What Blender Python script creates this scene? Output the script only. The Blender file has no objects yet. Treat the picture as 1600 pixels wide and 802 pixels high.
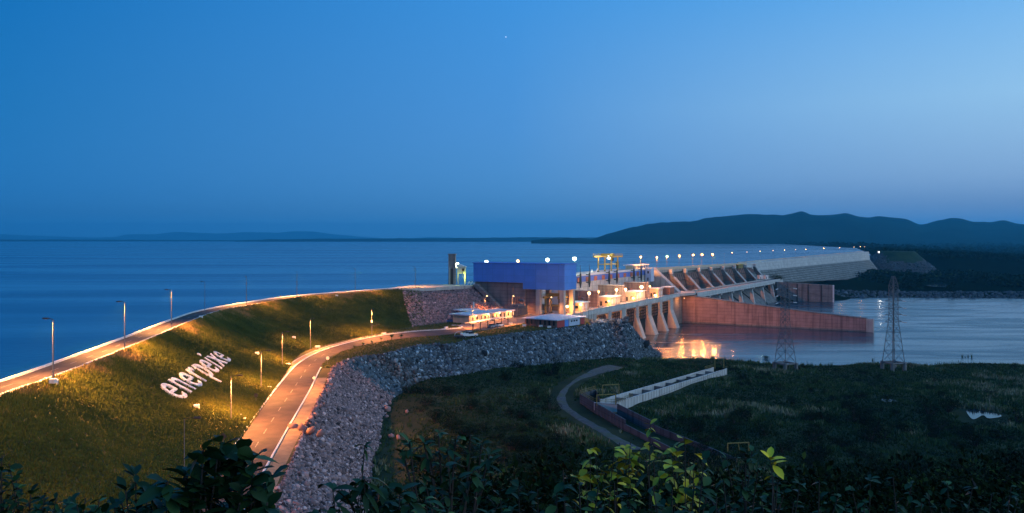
import bpy, bmesh, math, random
import numpy as np
from mathutils import Vector, Matrix
from mathutils.geometry import tessellate_polygon
random.seed(7); rng = np.random.default_rng(7)
sc = bpy.context.scene
COL = sc.collection
R = math.radians
# ------------------------------------------------------------------ camera model: eye 27 m above the lake, level lens
EYE = 27.0; F = 1250.0; HY = 375.0
def P(x, y, z):                       # point seen at pixel (x,y) that lies on the level z
    Y = (EYE - z) * F / (y - HY); return Vector(((x - 800) / F * Y, Y, z))
def Q(x, y, Y):                       # point seen at pixel (x,y) at distance Y
    return Vector(((x - 800) / F * Y, Y, EYE - (y - HY) * Y / F))
D2 = (.488, .873); N2 = (.873, -.488)
def A(s, w, z):                       # dam coordinates: s along the axis, w downstream
    return Vector((25 + D2[0]*s + N2[0]*w, 380 + D2[1]*s + N2[1]*w, z))
def s_at(x, w):                       # axis station seen at column x for offset w
    t = (x - 800) / F
    return ((380 + N2[1]*w) * t - 25 - N2[0]*w) / (D2[0] - D2[1]*t)
def z_at(y, p): return EYE - (y - HY) * p.y / F

cam = bpy.data.cameras.new('camera'); co = bpy.data.objects.new('camera', cam); COL.objects.link(co)
cam.lens = 36 * F / 1600; cam.sensor_width = 36; cam.clip_end = 90000; cam.clip_start = .1
cam.shift_y = -26 / 1600
co.location = (0, 0, EYE); co.rotation_euler = (R(90), 0, 0); sc.camera = co

# ------------------------------------------------------------------ materials
def nodes(name):
    m = bpy.data.materials.new(name); m.use_nodes = True
    nt = m.node_tree; return m, nt, nt.nodes['Principled BSDF']
def lin(c):
    return tuple(((v/255)/12.92 if v/255 <= .04045 else ((v/255+.055)/1.055)**2.4) for v in c)
def mat(name, c1, c2=None, scale=1.0, rough=.85, bump=0.0, bscale=None, stretch=(1,1,1), spec=.3, metal=0, tone=False,
        c3=None, detail=6, lo=.35, hi=.65, scale3=None):
    m, nt, b = nodes(name); N = nt.nodes; L = nt.links
    b.inputs['Roughness'].default_value = rough; b.inputs['Specular IOR Level'].default_value = spec; b.inputs['Metallic'].default_value = metal
    b.inputs['Base Color'].default_value = (*c1, 1)
    if c2 is None and not bump: return m
    tc = N.new('ShaderNodeTexCoord'); mp = N.new('ShaderNodeMapping'); L.new(tc.outputs['Object'], mp.inputs['Vector'])
    mp.inputs['Scale'].default_value = stretch
    if c2 is not None:
        n = N.new('ShaderNodeTexNoise'); n.inputs['Scale'].default_value = scale; n.inputs['Detail'].default_value = detail
        L.new(mp.outputs[0], n.inputs['Vector'])
        r = N.new('ShaderNodeValToRGB'); r.color_ramp.elements[0].position = lo; r.color_ramp.elements[1].position = hi
        r.color_ramp.elements[0].color = (*c1, 1); r.color_ramp.elements[1].color = (*c2, 1)
        L.new(n.outputs[0], r.inputs[0]); out = r.outputs[0]
        if tone:
            at = N.new('ShaderNodeAttribute'); at.attribute_name = 'tone'
            r2 = N.new('ShaderNodeValToRGB'); r2.color_ramp.elements[0].color = (*c1, 1); r2.color_ramp.elements[1].color = (*c2, 1)
            if c3: e = r2.color_ramp.elements.new(.72); e.color = (*c3, 1)
            fac_ = at.outputs['Fac']
            if name == 'bush_leaf':      # each bush has its own leaf tone
                oi = N.new('ShaderNodeObjectInfo'); ma = N.new('ShaderNodeMath'); ma.operation = 'MULTIPLY_ADD'; ma.inputs[1].default_value = .42; ma.inputs[2].default_value = -.20
                L.new(oi.outputs['Random'], ma.inputs[0]); mb_ = N.new('ShaderNodeMath'); mb_.use_clamp = True; L.new(ma.outputs[0], mb_.inputs[0]); L.new(fac_, mb_.inputs[1]); fac_ = mb_.outputs[0]
            L.new(fac_, r2.inputs[0]); out = r2.outputs[0]
        elif c3:
            n3 = N.new('ShaderNodeTexNoise'); n3.inputs['Scale'].default_value = scale3 or scale*.23; n3.inputs['Detail'].default_value = 4
            L.new(tc.outputs['Object'], n3.inputs['Vector'])
            r3 = N.new('ShaderNodeMapRange'); r3.inputs[1].default_value = .48; r3.inputs[2].default_value = .66
            L.new(n3.outputs[0], r3.inputs[0])
            mx = N.new('ShaderNodeMix'); mx.data_type = 'RGBA'; L.new(r3.outputs[0], mx.inputs[0]); L.new(out, mx.inputs[6]); mx.inputs[7].default_value = (*c3, 1)
            out = mx.outputs[2]
        L.new(out, b.inputs['Base Color'])
    if bump:
        n2 = N.new('ShaderNodeTexNoise'); n2.inputs['Scale'].default_value = bscale or scale*3; n2.inputs['Detail'].default_value = 8
        L.new(mp.outputs[0], n2.inputs['Vector'])
        bp = N.new('ShaderNodeBump'); bp.inputs['Strength'].default_value = bump; bp.inputs['Distance'].default_value = .3
        L.new(n2.outputs[0], bp.inputs['Height']); L.new(bp.outputs[0], b.inputs['Normal'])
    return m
def emit(name, c, s):
    m, nt, b = nodes(name)
    b.inputs['Base Color'].default_value = (*c, 1); b.inputs['Emission Color'].default_value = (*c, 1); b.inputs['Emission Strength'].default_value = s
    return m
def concrete(name, c, c2, panel=0, stain=.5, vec=(1,1,1), mortar=.09, wide=2.2, mk=.42):
    """weathered concrete: cloudy tone, vertical run-off streaks, faint formwork joints"""
    m, nt, b = nodes(name); N = nt.nodes; L = nt.links
    b.inputs['Roughness'].default_value = .9; b.inputs['Specular IOR Level'].default_value = .25
    tc = N.new('ShaderNodeTexCoord')
    n = N.new('ShaderNodeTexNoise'); n.inputs['Scale'].default_value = .22; n.inputs['Detail'].default_value = 7; L.new(tc.outputs['Object'], n.inputs['Vector'])
    r = N.new('ShaderNodeValToRGB'); r.color_ramp.elements[0].position = .3; r.color_ramp.elements[1].position = .7
    r.color_ramp.elements[0].color = (*c2, 1); r.color_ramp.elements[1].color = (*c, 1); L.new(n.outputs[0], r.inputs[0])
    mp = N.new('ShaderNodeMapping'); mp.inputs['Scale'].default_value = (1, 1, .06); L.new(tc.outputs['Object'], mp.inputs['Vector'])
    n2 = N.new('ShaderNodeTexNoise'); n2.inputs['Scale'].default_value = .55; n2.inputs['Detail'].default_value = 8; L.new(mp.outputs[0], n2.inputs['Vector'])
    mr = N.new('ShaderNodeMapRange'); mr.inputs[1].default_value = .5; mr.inputs[2].default_value = .72; mr.inputs[4].default_value = stain; L.new(n2.outputs[0], mr.inputs[0])
    mx = N.new('ShaderNodeMix'); mx.data_type = 'RGBA'; L.new(mr.outputs[0], mx.inputs[0]); L.new(r.outputs[0], mx.inputs[6]); mx.inputs[7].default_value = (*[v*.35 for v in c2], 1)
    out = mx.outputs[2]
    if panel:
        br = N.new('ShaderNodeTexBrick'); br.offset = 0; br.inputs['Scale'].default_value = 1; br.inputs['Mortar Size'].default_value = mortar
        br.inputs['Brick Width'].default_value = panel*wide; br.inputs['Row Height'].default_value = panel
        br.inputs['Color1'].default_value = (1,1,1,1); br.inputs['Color2'].default_value = (.86,.86,.86,1); br.inputs['Mortar'].default_value = (mk,mk,mk,1)
        sp = N.new('ShaderNodeSeparateXYZ'); L.new(tc.outputs['Object'], sp.inputs[0])
        ad = N.new('ShaderNodeVectorMath'); ad.operation = 'DOT_PRODUCT'; ad.inputs[1].default_value = (vec[0], vec[1], 0); L.new(tc.outputs['Object'], ad.inputs[0])
        cb = N.new('ShaderNodeCombineXYZ'); L.new(ad.outputs['Value'], cb.inputs[0]); L.new(sp.outputs[2], cb.inputs[1]); L.new(cb.outputs[0], br.inputs['Vector'])
        m2 = N.new('ShaderNodeMix'); m2.data_type = 'RGBA'; m2.blend_type = 'MULTIPLY'; m2.inputs[0].default_value = .8
        L.new(out, m2.inputs[6]); L.new(br.outputs[0], m2.inputs[7]); out = m2.outputs[2]
    L.new(out, b.inputs['Base Color'])
    return m

# ------------------------------------------------------------------ mesh helpers
class MB:
    def __init__(s): s.v = []; s.f = []
    def add(s, vs, fs):
        o = len(s.v); s.v += [tuple(p) for p in vs]; s.f += [tuple(i + o for i in f) for f in fs]; return s
    def hexa(s, b, t):                # bottom 4, top 4 (same order)
        return s.add(list(b)+list(t), [(3,2,1,0),(4,5,6,7),(0,1,5,4),(1,2,6,5),(2,3,7,6),(3,0,4,7)])
    def box(s, c, d, rz=0):
        x, y, z = d[0]/2, d[1]/2, d[2]/2; cs, sn = math.cos(rz), math.sin(rz)
        q = [(cs*a-sn*b_+c[0], sn*a+cs*b_+c[1]) for a, b_ in ((-x,-y),(x,-y),(x,y),(-x,y))]
        return s.hexa([(*p, c[2]-z) for p in q], [(*p, c[2]+z) for p in q])
    def abox(s, s0, s1, w0, w1, z0, z1):
        q = [(s0,w0),(s0,w1),(s1,w1),(s1,w0)]
        return s.hexa([A(a,b,z0) for a,b in q], [A(a,b,z1) for a,b in q])
    def prism(s, pts, off):           # polygon pts extruded by vector off
        n = len(pts); off = Vector(off); p2 = [Vector(p)+off for p in pts]
        tri = tessellate_polygon([[Vector(p) for p in pts]])
        s.add(list(pts)+p2, [tuple(t) for t in tri]+[tuple(i+n for i in reversed(t)) for t in tri]+[(i,(i+1)%n,(i+1)%n+n,i+n) for i in range(n)]); return s
    def tube(s, p0, p1, r0, r1=None, n=6, cap=True):
        r1 = r0 if r1 is None else r1; p0 = Vector(p0); p1 = Vector(p1); d = (p1-p0).normalized()
        u = d.orthogonal().normalized(); w = d.cross(u)
        vs = [p0+(u*math.cos(a)+w*math.sin(a))*r0 for a in [2*math.pi*i/n for i in range(n)]] + [p1+(u*math.cos(a)+w*math.sin(a))*r1 for a in [2*math.pi*i/n for i in range(n)]]
        fs = [(i,(i+1)%n,(i+1)%n+n,i+n) for i in range(n)]
        if cap: fs += [tuple(range(n-1,-1,-1)), tuple(range(n,2*n))]
        return s.add(vs, fs)
    def path(s, pts, r0, r1, n=5):
        for i in range(len(pts)-1):
            a = i/(len(pts)-1); b = (i+1)/(len(pts)-1)
            s.tube(pts[i], pts[i+1], r0+(r1-r0)*a, r0+(r1-r0)*b, n)
        return s
    def ball(s, c, r, n=8, m=6, sz=1):
        vs = [(c[0],c[1],c[2]+r*sz)]
        for j in range(1,m):
            th = math.pi*j/m
            vs += [(c[0]+r*math.sin(th)*math.cos(2*math.pi*i/n), c[1]+r*math.sin(th)*math.sin(2*math.pi*i/n), c[2]+r*sz*math.cos(th)) for i in range(n)]
        vs.append((c[0],c[1],c[2]-r*sz)); e = len(vs)-1
        fs = [(0,1+i,1+(i+1)%n) for i in range(n)]
        for j in range(m-2): fs += [(1+j*n+i,1+(j+1)*n+i,1+(j+1)*n+(i+1)%n,1+j*n+(i+1)%n) for i in range(n)]
        fs += [(e,1+(m-2)*n+(i+1)%n,1+(m-2)*n+i) for i in range(n)]
        return s.add(vs, fs)
    def loft(s, rows, closed=False):
        n = len(rows[0]); vs = [p for r in rows for p in r]; fs = []
        for j in range(len(rows)-1):
            for i in range(n if closed else n-1):
                k = (i+1) % n; fs.append((j*n+i, j*n+k, (j+1)*n+k, (j+1)*n+i))
        return s.add(vs, fs)
    def poly(s, pts):
        tri = tessellate_polygon([[Vector(p) for p in pts]]); return s.add(pts, [tuple(t) for t in tri])
    def build(s, name, m, parent=None, smooth=False, bevel=0):
        me = bpy.data.meshes.new(name); o0 = wpos(parent) if parent else Vector((0,0,0))
        me.from_pydata([(p[0]-o0.x, p[1]-o0.y, p[2]-o0.z) for p in s.v], [], s.f); me.update()
        bm = bmesh.new(); bm.from_mesh(me); bmesh.ops.recalc_face_normals(bm, faces=bm.faces); bm.to_mesh(me); bm.free()
        for mm in (m if isinstance(m, (list, tuple)) else [m]): me.materials.append(mm)
        if smooth: me.polygons.foreach_set('use_smooth', [True]*len(me.polygons))
        o = bpy.data.objects.new(name, me); COL.objects.link(o)
        if parent: o.parent = parent
        if bevel:
            b = o.modifiers.new('bevel', 'BEVEL'); b.width = bevel; b.segments = 2; b.limit_method = 'ANGLE'
        return o
def wpos(o):
    p = Vector(o.location)
    while o.parent: o = o.parent; p = p + Vector(o.location)
    return p
def npmesh(name, V, Fc, m, parent=None, tone=None, smooth=False, per=None):
    """V (N,3), Fc (M,k) int array; tone per face"""
    me = bpy.data.meshes.new(name); V = np.asarray(V, dtype=np.float32); Fc = np.asarray(Fc, dtype=np.int32); k = Fc.shape[1]
    if parent is not None: V = V - np.array(wpos(parent), dtype=np.float32)
    me.vertices.add(len(V)); me.vertices.foreach_set('co', V.ravel())
    me.loops.add(Fc.size); me.loops.foreach_set('vertex_index', Fc.ravel())
    me.polygons.add(len(Fc)); me.polygons.foreach_set('loop_start', np.arange(0, Fc.size, k, dtype=np.int32)); me.polygons.foreach_set('loop_total', np.full(len(Fc), k, dtype=np.int32))
    if tone is not None:
        a = me.attributes.new('tone', 'FLOAT', 'FACE'); a.data.foreach_set('value', np.asarray(tone, dtype=np.float32))
    me.update(calc_edges=True); me.validate()
    if smooth: me.polygons.foreach_set('use_smooth', np.ones(len(Fc), dtype=bool))
    for mm in (m if isinstance(m, (list, tuple)) else [m]): me.materials.append(mm)
    o = bpy.data.objects.new(name, me); COL.objects.link(o)
    if parent is not None: o.parent = parent
    return o
def tag(o, label=None, cat=None, group=None, kind=None):
    if label: o['label'] = label
    if cat: o['category'] = cat
    if group: o['group'] = group
    if kind: o['kind'] = kind
    return o
def empty(name, loc, label, cat, group=None):
    o = bpy.data.objects.new(name, None); COL.objects.link(o); o.location = loc; o.empty_display_size = .3
    return tag(o, label, cat, group)
def struct(o): o['kind'] = 'structure'; return o
def stuff(o): o['kind'] = 'stuff'; return o
def copy_tree(o, parent=None):
    c = o.copy(); COL.objects.link(c)
    if parent: c.parent = parent
    for ch in list(o.children): copy_tree(ch, c)
    return c
def catmull(pts, n):
    pts = [np.array(p, float) for p in pts]; ext = [2*pts[0]-pts[1]]+pts+[2*pts[-1]-pts[-2]]; out = []
    for i in range(1, len(ext)-2):
        for k in range(n):
            t = k/n; a, b, c, d = ext[i-1:i+3]
            out.append(.5*((2*b)+(-a+c)*t+(2*a-5*b+4*c-d)*t*t+(-a+3*b-3*c+d)*t**3))
    out.append(pts[-1]); return np.array(out)
def resample(p, n):
    p = np.asarray(p); d = np.r_[0, np.cumsum(np.linalg.norm(np.diff(p[:, :2], axis=0), axis=1))]; u = np.linspace(0, d[-1], n)
    return np.stack([np.interp(u, d, p[:, i]) for i in range(p.shape[1])], 1)
def offset(p, d):
    p = np.asarray(p, float); t = np.gradient(p[:, :2], axis=0); t /= np.linalg.norm(t, axis=1)[:, None] + 1e-9
    q = p.copy(); q[:, 0] += t[:, 1]*d; q[:, 1] -= t[:, 0]*d; return q          # + = to the right of travel
def ribbon(name, a, b, m, dz=0, **kw):
    mb = MB(); mb.loft([[tuple(x) for x in np.asarray(a)+[0,0,dz]], [tuple(x) for x in np.asarray(b)+[0,0,dz]]]); return mb.build(name, m, **kw)
def kerb(name, line, m, w=.35, h=.18):
    l = np.asarray(line); a = offset(l, -w/2); b = offset(l, w/2)
    rows = [[tuple(p+np.array([0,0,dz])) for p in q] for q, dz in ((a,-.1),(a,h),(b,h),(b,-.1))]
    return MB().loft(rows).build(name, m)
def fbm(x, y, seed=0, oct=4, f=1.0):
    """cheap smooth value noise, numpy"""
    out = np.zeros_like(x, dtype=float); amp = 1.0
    for o in range(oct):
        xs = x*f + seed*17.13 + o*31.7; ys = y*f - seed*9.71 + o*11.3
        xi = np.floor(xs).astype(int); yi = np.floor(ys).astype(int); fx = xs-xi; fy = ys-yi; fx = fx*fx*(3-2*fx); fy = fy*fy*(3-2*fy)
        h = lambda a, b: ((np.sin(a*127.1+b*311.7+seed)*43758.5453) % 1.0)
        v = (h(xi,yi)*(1-fx)+h(xi+1,yi)*fx)*(1-fy)+(h(xi,yi+1)*(1-fx)+h(xi+1,yi+1)*fx)*fy
        out += (v-.5)*amp; amp *= .5; f *= 2.03
    return out

# ------------------------------------------------------------------ palette
M = {}
M['asphalt'] = mat('asphalt', (.040,.030,.028), (.080,.058,.052), .35, .8, .2, 6, c3=(.052,.037,.033), scale3=.12)
M['paving'] = mat('yard_paving', (.26,.19,.15), (.18,.135,.11), .3, .85, .1, 4)
M['white'] = mat('white_paint', (.75,.75,.72), (.6,.58,.55), 2, .6)
M['line'] = mat('road_paint', (.30,.28,.25), (.12,.11,.10), 1.2, .7)
M['conc'] = concrete('concrete', (.50,.45,.40), (.38,.34,.31), 0, .55)
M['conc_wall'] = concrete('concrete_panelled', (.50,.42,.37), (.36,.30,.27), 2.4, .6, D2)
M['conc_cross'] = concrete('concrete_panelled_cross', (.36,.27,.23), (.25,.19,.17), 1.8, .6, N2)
M['conc_red'] = concrete('reddish_concrete', (.46,.29,.26), (.33,.20,.18), 2.2, .75, N2)  # one reddish tone for the whole dividing wall
M['conc_dark'] = concrete('weathered_concrete', (.26,.24,.225), (.17,.16,.15), 2.5, .7, D2)
M['conc_pale'] = concrete('pale_concrete', (.62,.60,.56), (.50,.48,.45), 3, .35, D2)
M['conc_step'] = concrete('step_shade_concrete', (.34,.35,.34), (.19,.20,.195), 2.3, .7, D2, .42, 4, .38)  # dark rows put the shade of the steps into the colour
M['steel'] = mat('galvanised_steel', (.20,.20,.21), (.14,.14,.15), 2, .6, metal=.3)
M['pylon_steel'] = mat('weathered_pylon_steel', (.17,.18,.19), (.11,.115,.12), 2, .7, metal=.2)
M['dark'] = mat('dark_steel', (.045,.042,.045), (.03,.03,.03), 2, .6)
M['gate'] = mat('shaded_gate_steel', (.016,.019,.023), (.010,.012,.015), 1.5, .7)  # dark gates, colour lowered further to keep the bays in shade
M['rust'] = mat('rusted_gate_steel', (.28,.14,.10), (.17,.09,.075), .5, .8)
M['yellow'] = mat('yellow_paint', (.50,.36,.07), (.36,.26,.05), .6, .6)
M['yellow_dull'] = mat('faded_yellow_paint', (.30,.23,.06), (.20,.15,.045), 1.5, .6)
M['blue'] = concrete('blue_cladding', (.12,.30,.76), (.105,.27,.70), 3.1, .12, (.385,-.361), .05, 1, .62)
M['blue_band'] = mat('blue_band_paint', (.12,.20,.60), (.10,.17,.5), .4, .6)
M['terracotta'] = mat('terracotta_paint', (.50,.17,.09), (.42,.14,.08), .5, .7)
M['redpaint'] = mat('red_paint', (.45,.07,.06), (.38,.06,.06), .8, .6)
M['roof'] = mat('pale_metal_roof', (.60,.62,.66), (.5,.52,.57), .3, .5, .2, 2, stretch=(4,.2,1))
M['cream'] = mat('cream_render', (.62,.50,.36), (.55,.43,.31), .6, .85)
M['brick'] = mat('brown_brick', (.30,.15,.10), (.24,.12,.085), 1.2, .9)
M['glass'] = mat('dark_glass', (.02,.025,.03), None, rough=.12, spec=.6)
M['carwhite'] = mat('white_car_paint', (.70,.70,.70), None, rough=.25, spec=.5)
M['carsilver'] = mat('silver_car_paint', (.36,.38,.42), None, rough=.3, spec=.5, metal=.3)
M['carblue'] = mat('blue_car_paint', (.06,.12,.30), None, rough=.3, spec=.5)
M['tyre'] = mat('tyre_rubber', (.02,.02,.02), None, rough=.9)
M['soil'] = mat('lamplit_soil', (.34,.24,.14), (.22,.155,.095), .5, .95, .3, 3)  # soil lightened to stand in for lamplight along the verge
M['gravel'] = mat('gravel_track', (.115,.11,.11), (.07,.07,.065), .8, .95, .4, 4, c3=(.09,.095,.05), scale3=.22)
M['grassbase'] = mat('grass_ground', (.050,.046,.012), (.085,.072,.020), .18, .95, .5, 3, c3=(.030,.042,.010), scale3=.045)
M['fieldbase'] = mat('field_ground', (.030,.040,.018), (.060,.062,.030), .10, .95, .6, 2.2, c3=(.016,.026,.013), scale3=.035, spec=.05)
M['grass'] = mat('slope_grass', (.032,.056,.006), (.34,.22,.08), tone=True, rough=.9, c3=(.112,.122,.014))
M['fieldgrass'] = mat('field_grass', (.010,.032,.009), (.30,.26,.16), tone=True, rough=.9, spec=.1, c3=(.066,.105,.032))
M['rock'] = mat('blasted_rock', (.018,.022,.026), (.44,.49,.52), tone=True, rough=.92, c3=(.145,.175,.195))
M['rock_lamp_tint'] = mat('lamp_tinted_rubble', (.045,.026,.026), (.86,.52,.46), tone=True, rough=.92, c3=(.46,.265,.24))  # orange spill of the road lamps is put into this stone colour
M['rockbase'] = mat('rock_rubble_bed', (.03,.03,.033), (.09,.08,.08), .8, .95, .8, 1.2)
M['hill'] = mat('wooded_hill', (.006,.014,.010), (.014,.024,.014), .004, .95, .6, .02, spec=0)
M['farland'] = mat('lowland_ground', (.003,.007,.004), (.008,.013,.006), .01, .95, .8, .06, c3=(.012,.018,.010), scale3=.004, spec=0)
M['conc_channel'] = concrete('darker_channel_concrete', (.12,.125,.14), (.075,.078,.088), 1.6, .7, N2)  # darker tone for the lower channel and basin walls
M['moundgrass'] = mat('mound_grass', (.012,.030,.010), (.028,.050,.016), .1, .95, .5, 1)
M['bark'] = mat('bark', (.06,.045,.035), (.04,.03,.025), 6, .9)
M['leaf'] = mat('dark_leaf', (.006,.020,.006), (.07,.13,.028), tone=True, rough=.55, spec=.2, c3=(.022,.060,.016))
M['leaf_bush'] = mat('bush_leaf', (.002,.007,.002), (.060,.095,.020), tone=True, rough=.8, spec=.06, c3=(.008,.020,.004))
M['leaf_warm_lit'] = mat('warm_lit_leaf', (.10,.12,.015), (.85,.58,.03), tone=True, rough=.55, spec=.2, c3=(.48,.38,.03))  # bright yellow leaf colour stands in for warm light on these shrubs
M['wall_paint'] = mat('pale_blue_paint', (.50,.58,.70), (.42,.5,.62), .8, .6)
# ================================================================== SETTING
# ---- terrain height of the near ground
CT = []
for a in [(610,640,-21.5),(600,660,-21.5),(598,690,-21.5),(585,737,-21.5),(640,612,-20.7),(700,592,-18.7),(760,580,-18.9),(840,572,-20.2),(900,567,-21.2),(960,561,-22.4),
          (1100,565,-26.8),(1227,580,-25.5),(1396,578,-25.5),(1560,576,-26),(1140,578,-24.3),(1000,578,-22.3),(960,590,-21.8),(900,600,-21.5),(870,625,-21.5),(970,640,-22),
          (1020,680,-22.3),(1100,640,-22.5),(1200,620,-23.5),(1300,640,-23),(1450,640,-23),(1580,645,-23),(1300,700,-22.5),(1500,720,-22),(900,720,-21.5),(700,700,-21.5),(1100,740,-22)]:
    CT.append(tuple(P(*a)))
for x in range(1060, 1660, 60):
    p = P(x, 561 + 2*math.sin(x*.02), -30.3); CT.append(tuple(p)); CT.append((p.x+2, p.y+30, -35)); CT.append((p.x+2, p.y+80, -38))
CT += [(54,347,-25.5),(62,370,-28.5),(69,388,-30.5),(76,402,-32),(66,425,-33),(-70,150,-24),(-60,250,-24),(0,380,-26),(-40,330,-25),(300,385,-30.3),(360,385,-30.3),(300,330,-25.5),(380,330,-25),(300,250,-23),(380,200,-22),(330,120,-21.5),
       (300,425,-36),(380,430,-36),(20,420,-33),(-60,420,-28)]
CTN = np.array(CT)
def G(X, Y, noise=True):
    X = np.asarray(X, float); Y = np.asarray(Y, float); sh = X.shape; x = X.ravel(); y = Y.ravel(); out = np.empty(len(x))
    for i in range(0, len(x), 20000):
        d2 = (x[i:i+20000, None]-CTN[None, :, 0])**2 + (y[i:i+20000, None]-CTN[None, :, 1])**2
        w = 1/(d2+60)**2; out[i:i+20000] = (w*CTN[None, :, 2]).sum(1)/w.sum(1)
    k = np.where(x < -18, .43, .36); hill = 25 - k*np.maximum(y, 3); hill = np.where(y < 3, 25-k*3, hill)
    h = hill - out; out = out + np.where(h > 3, h, np.where(h > -3, (h+3)**2/12, 0))
    if noise: out = out + .5*fbm(x, y, 3, 4, .08)*np.clip((y-20)/40, .2, 1)
    return out.reshape(sh)
def Gp(x, y): return float(G(np.array([x]), np.array([y]))[0])
def ground_px(px, py):                # where the line of sight through a pixel meets the ground
    Y = np.arange(110, 420, .25); X = (px-800)/F*Y; ray = EYE-(py-HY)/F*Y; g = G(X, Y)
    i = np.argmax(ray < g); return Vector((X[i], Y[i], g[i]))

gx = np.concatenate([np.arange(-160, -80, 8), np.arange(-80, 270, 2.4), np.arange(270, 520, 10)]); gy = np.concatenate([np.arange(-60, 90, 3), np.arange(90, 410, 2.2), np.arange(410, 520, 10)])
GX, GY = np.meshgrid(gx, gy); GZ = G(GX, GY)
def gridfaces(nr, nc):
    i = np.arange(nr-1)[:, None]*nc + np.arange(nc-1)[None, :]; i = i.ravel(); return np.stack([i, i+1, i+nc+1, i+nc], 1)
struct(npmesh('ground', np.stack([GX.ravel(), GY.ravel(), GZ.ravel()], 1), gridfaces(len(gy), len(gx)), M['fieldbase'], smooth=True))

# ---- far lowland: from the far river bank out to the hills
SH = np.array([(557,1250),(640,1420),(1121,2596),(2133,6750),(3000,11000)])
def far_z(X, Y):
    bank = 783 + 6*np.sin(X*.02) + 10*fbm(X, Y*0, 5, 3, .02); d = Y-bank
    z = -35 + np.clip(d+30, 0, 30)*.17 + np.clip(d, 0, 28)*.13 + np.clip(d-28, 0, 1e9)*.0006
    z += 26*np.clip((Y-1700)/5000, 0, 1.3)**1.2 + fbm(X, Y, 6, 4, .01)*np.clip(d/40, 0, 3)
    xs = np.interp(Y, SH[:, 1], SH[:, 0]); side = X - xs
    ridge = np.where(Y > 1300, 3.5 - .05*np.maximum(side-15, 0), -99); z = np.maximum(z, np.where(side > 0, ridge, -99))
    z = np.where((side < 0) & (Y > 1300), -12 + np.clip(side, -9, 0), z)
    bench = np.clip((330-X)/60, 0, 1)*np.clip((Y-738)/18, 0, 1); z = z*(1-bench) + (-14.8 - .012*(Y-740))*bench
    bench2 = np.clip(1-np.abs(X-430-(Y-980)*.6)/60, 0, 1)*np.clip((Y-800)/60, 0, 1)*np.clip((1250-Y)/100, 0, 1); z = z + bench2*4
    return z
ft = np.linspace(.1, 1.05, 230); fy = 690*1.033**np.arange(0, 84); FT, FY = np.meshgrid(ft, fy); FX = FT*FY; FZ = far_z(FX, FY)
struct(npmesh('lowland', np.stack([FX.ravel(), FY.ravel(), FZ.ravel()], 1), gridfaces(len(fy), len(ft)), M['farland'], smooth=True))

# ---- embankment: crest, grassed slope, lower road, rock slope
C_PTS = [(-62,30),(-70,80),(-75,117),(-77,140),(-83.5,185),(-90.5,228),(-94,259),(-90,293),(-83,324),(-66,352),(-44,386),(-30,401),(-24,404.5),(-19.4,404.6)]
T_PTS = [(-29,30),(-36,75),(-44,115),(-49,145),(-56,187),(-62.5,225),(-66,246),(-66,266),(-57,294),(-50,312),(-36,339),(-28,349),(-20,360),(-3,396)]
Cc = catmull([(x,y,4.0) for x,y in C_PTS], 24); Tt = catmull([(x,y,-9.02) for x,y in T_PTS], 24); NU = len(Cc)
def S(u, v):                          # u in 0..NU-1, v 0 crest .. 1 toe
    u = np.asarray(u, float); v = np.asarray(v, float)
    c = np.stack([np.interp(u, np.arange(NU), Cc[:, i]) for i in range(3)], -1); t = np.stack([np.interp(u, np.arange(NU), Tt[:, i]) for i in range(3)], -1)
    p = c*(1-v)[..., None] + t*v[..., None]
    p[..., 2] += .35*fbm(p[..., 0], p[..., 1], 8, 3, .12)*np.sin(np.pi*np.clip(v, 0, 1)) - .9*np.sin(np.pi*np.clip(v, 0, 1)); return p
U_R = 24*9.75                          # beyond this station the slope is faced with rock
NV = 34
def slope_sheet(name, us, m):
    uu, vv = np.meshgrid(us, np.linspace(0, 1, NV)); p = S(uu, vv)
    return struct(npmesh(name, p.reshape(-1, 3), gridfaces(NV, len(us)), m, smooth=True))
slope_sheet('grass_slope', np.linspace(0, U_R, 240), M['grassbase']); slope_sheet('rock_facing_bed', np.linspace(U_R, NU-1, 100), M['rockbase'])
# crest road: from the white kerb on the lake side to the shoulder
cr_d = resample(Cc[:24*10+1], 260); up = offset(cr_d, -7.2)
ribbon_l = offset(cr_d, -6.6); ribbon_r = offset(cr_d, -1.0)
struct(ribbon('crest_road', ribbon_l, ribbon_r, M['asphalt'], .01)); struct(ribbon('crest_shoulder', ribbon_r, cr_d, M['soil'], .005))
struct(kerb('crest_kerb', offset(cr_d, -6.85), M['white'], .5, .35)); struct(kerb('crest_edge_gutter', offset(cr_d, -.85), M['white'], .22, .08))
us = offset(cr_d, -7.1); us2 = offset(cr_d, -22)+[0,0,-7]
struct(MB().loft([[tuple(p) for p in us], [tuple(p) for p in us2]]).build('upstream_face', M['rockbase']))
def dashes(name, line, m, w, on, off, z):
    l = resample(line, 900); d = np.r_[0, np.cumsum(np.linalg.norm(np.diff(l[:, :2], axis=0), axis=1))]; a = offset(l, -w/2); b = offset(l, w/2); mb = MB(); s0 = 0
    while s0 < d[-1]:
        i, j = np.searchsorted(d, [s0, min(s0+on, d[-1]-.01)])
        if j > i: mb.loft([[tuple(p+np.array([0,0,z])) for p in a[i:j+1]], [tuple(p+np.array([0,0,z])) for p in b[i:j+1]]])
        s0 += on+off
    return struct(mb.build(name, m))
dashes('crest_centre_marking', offset(cr_d, -3.8), M['line'], .18, 3, 5, .014); dashes('crest_edge_marking', offset(cr_d, -1.3), M['white'], .2, 14, 3, .014)

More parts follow.
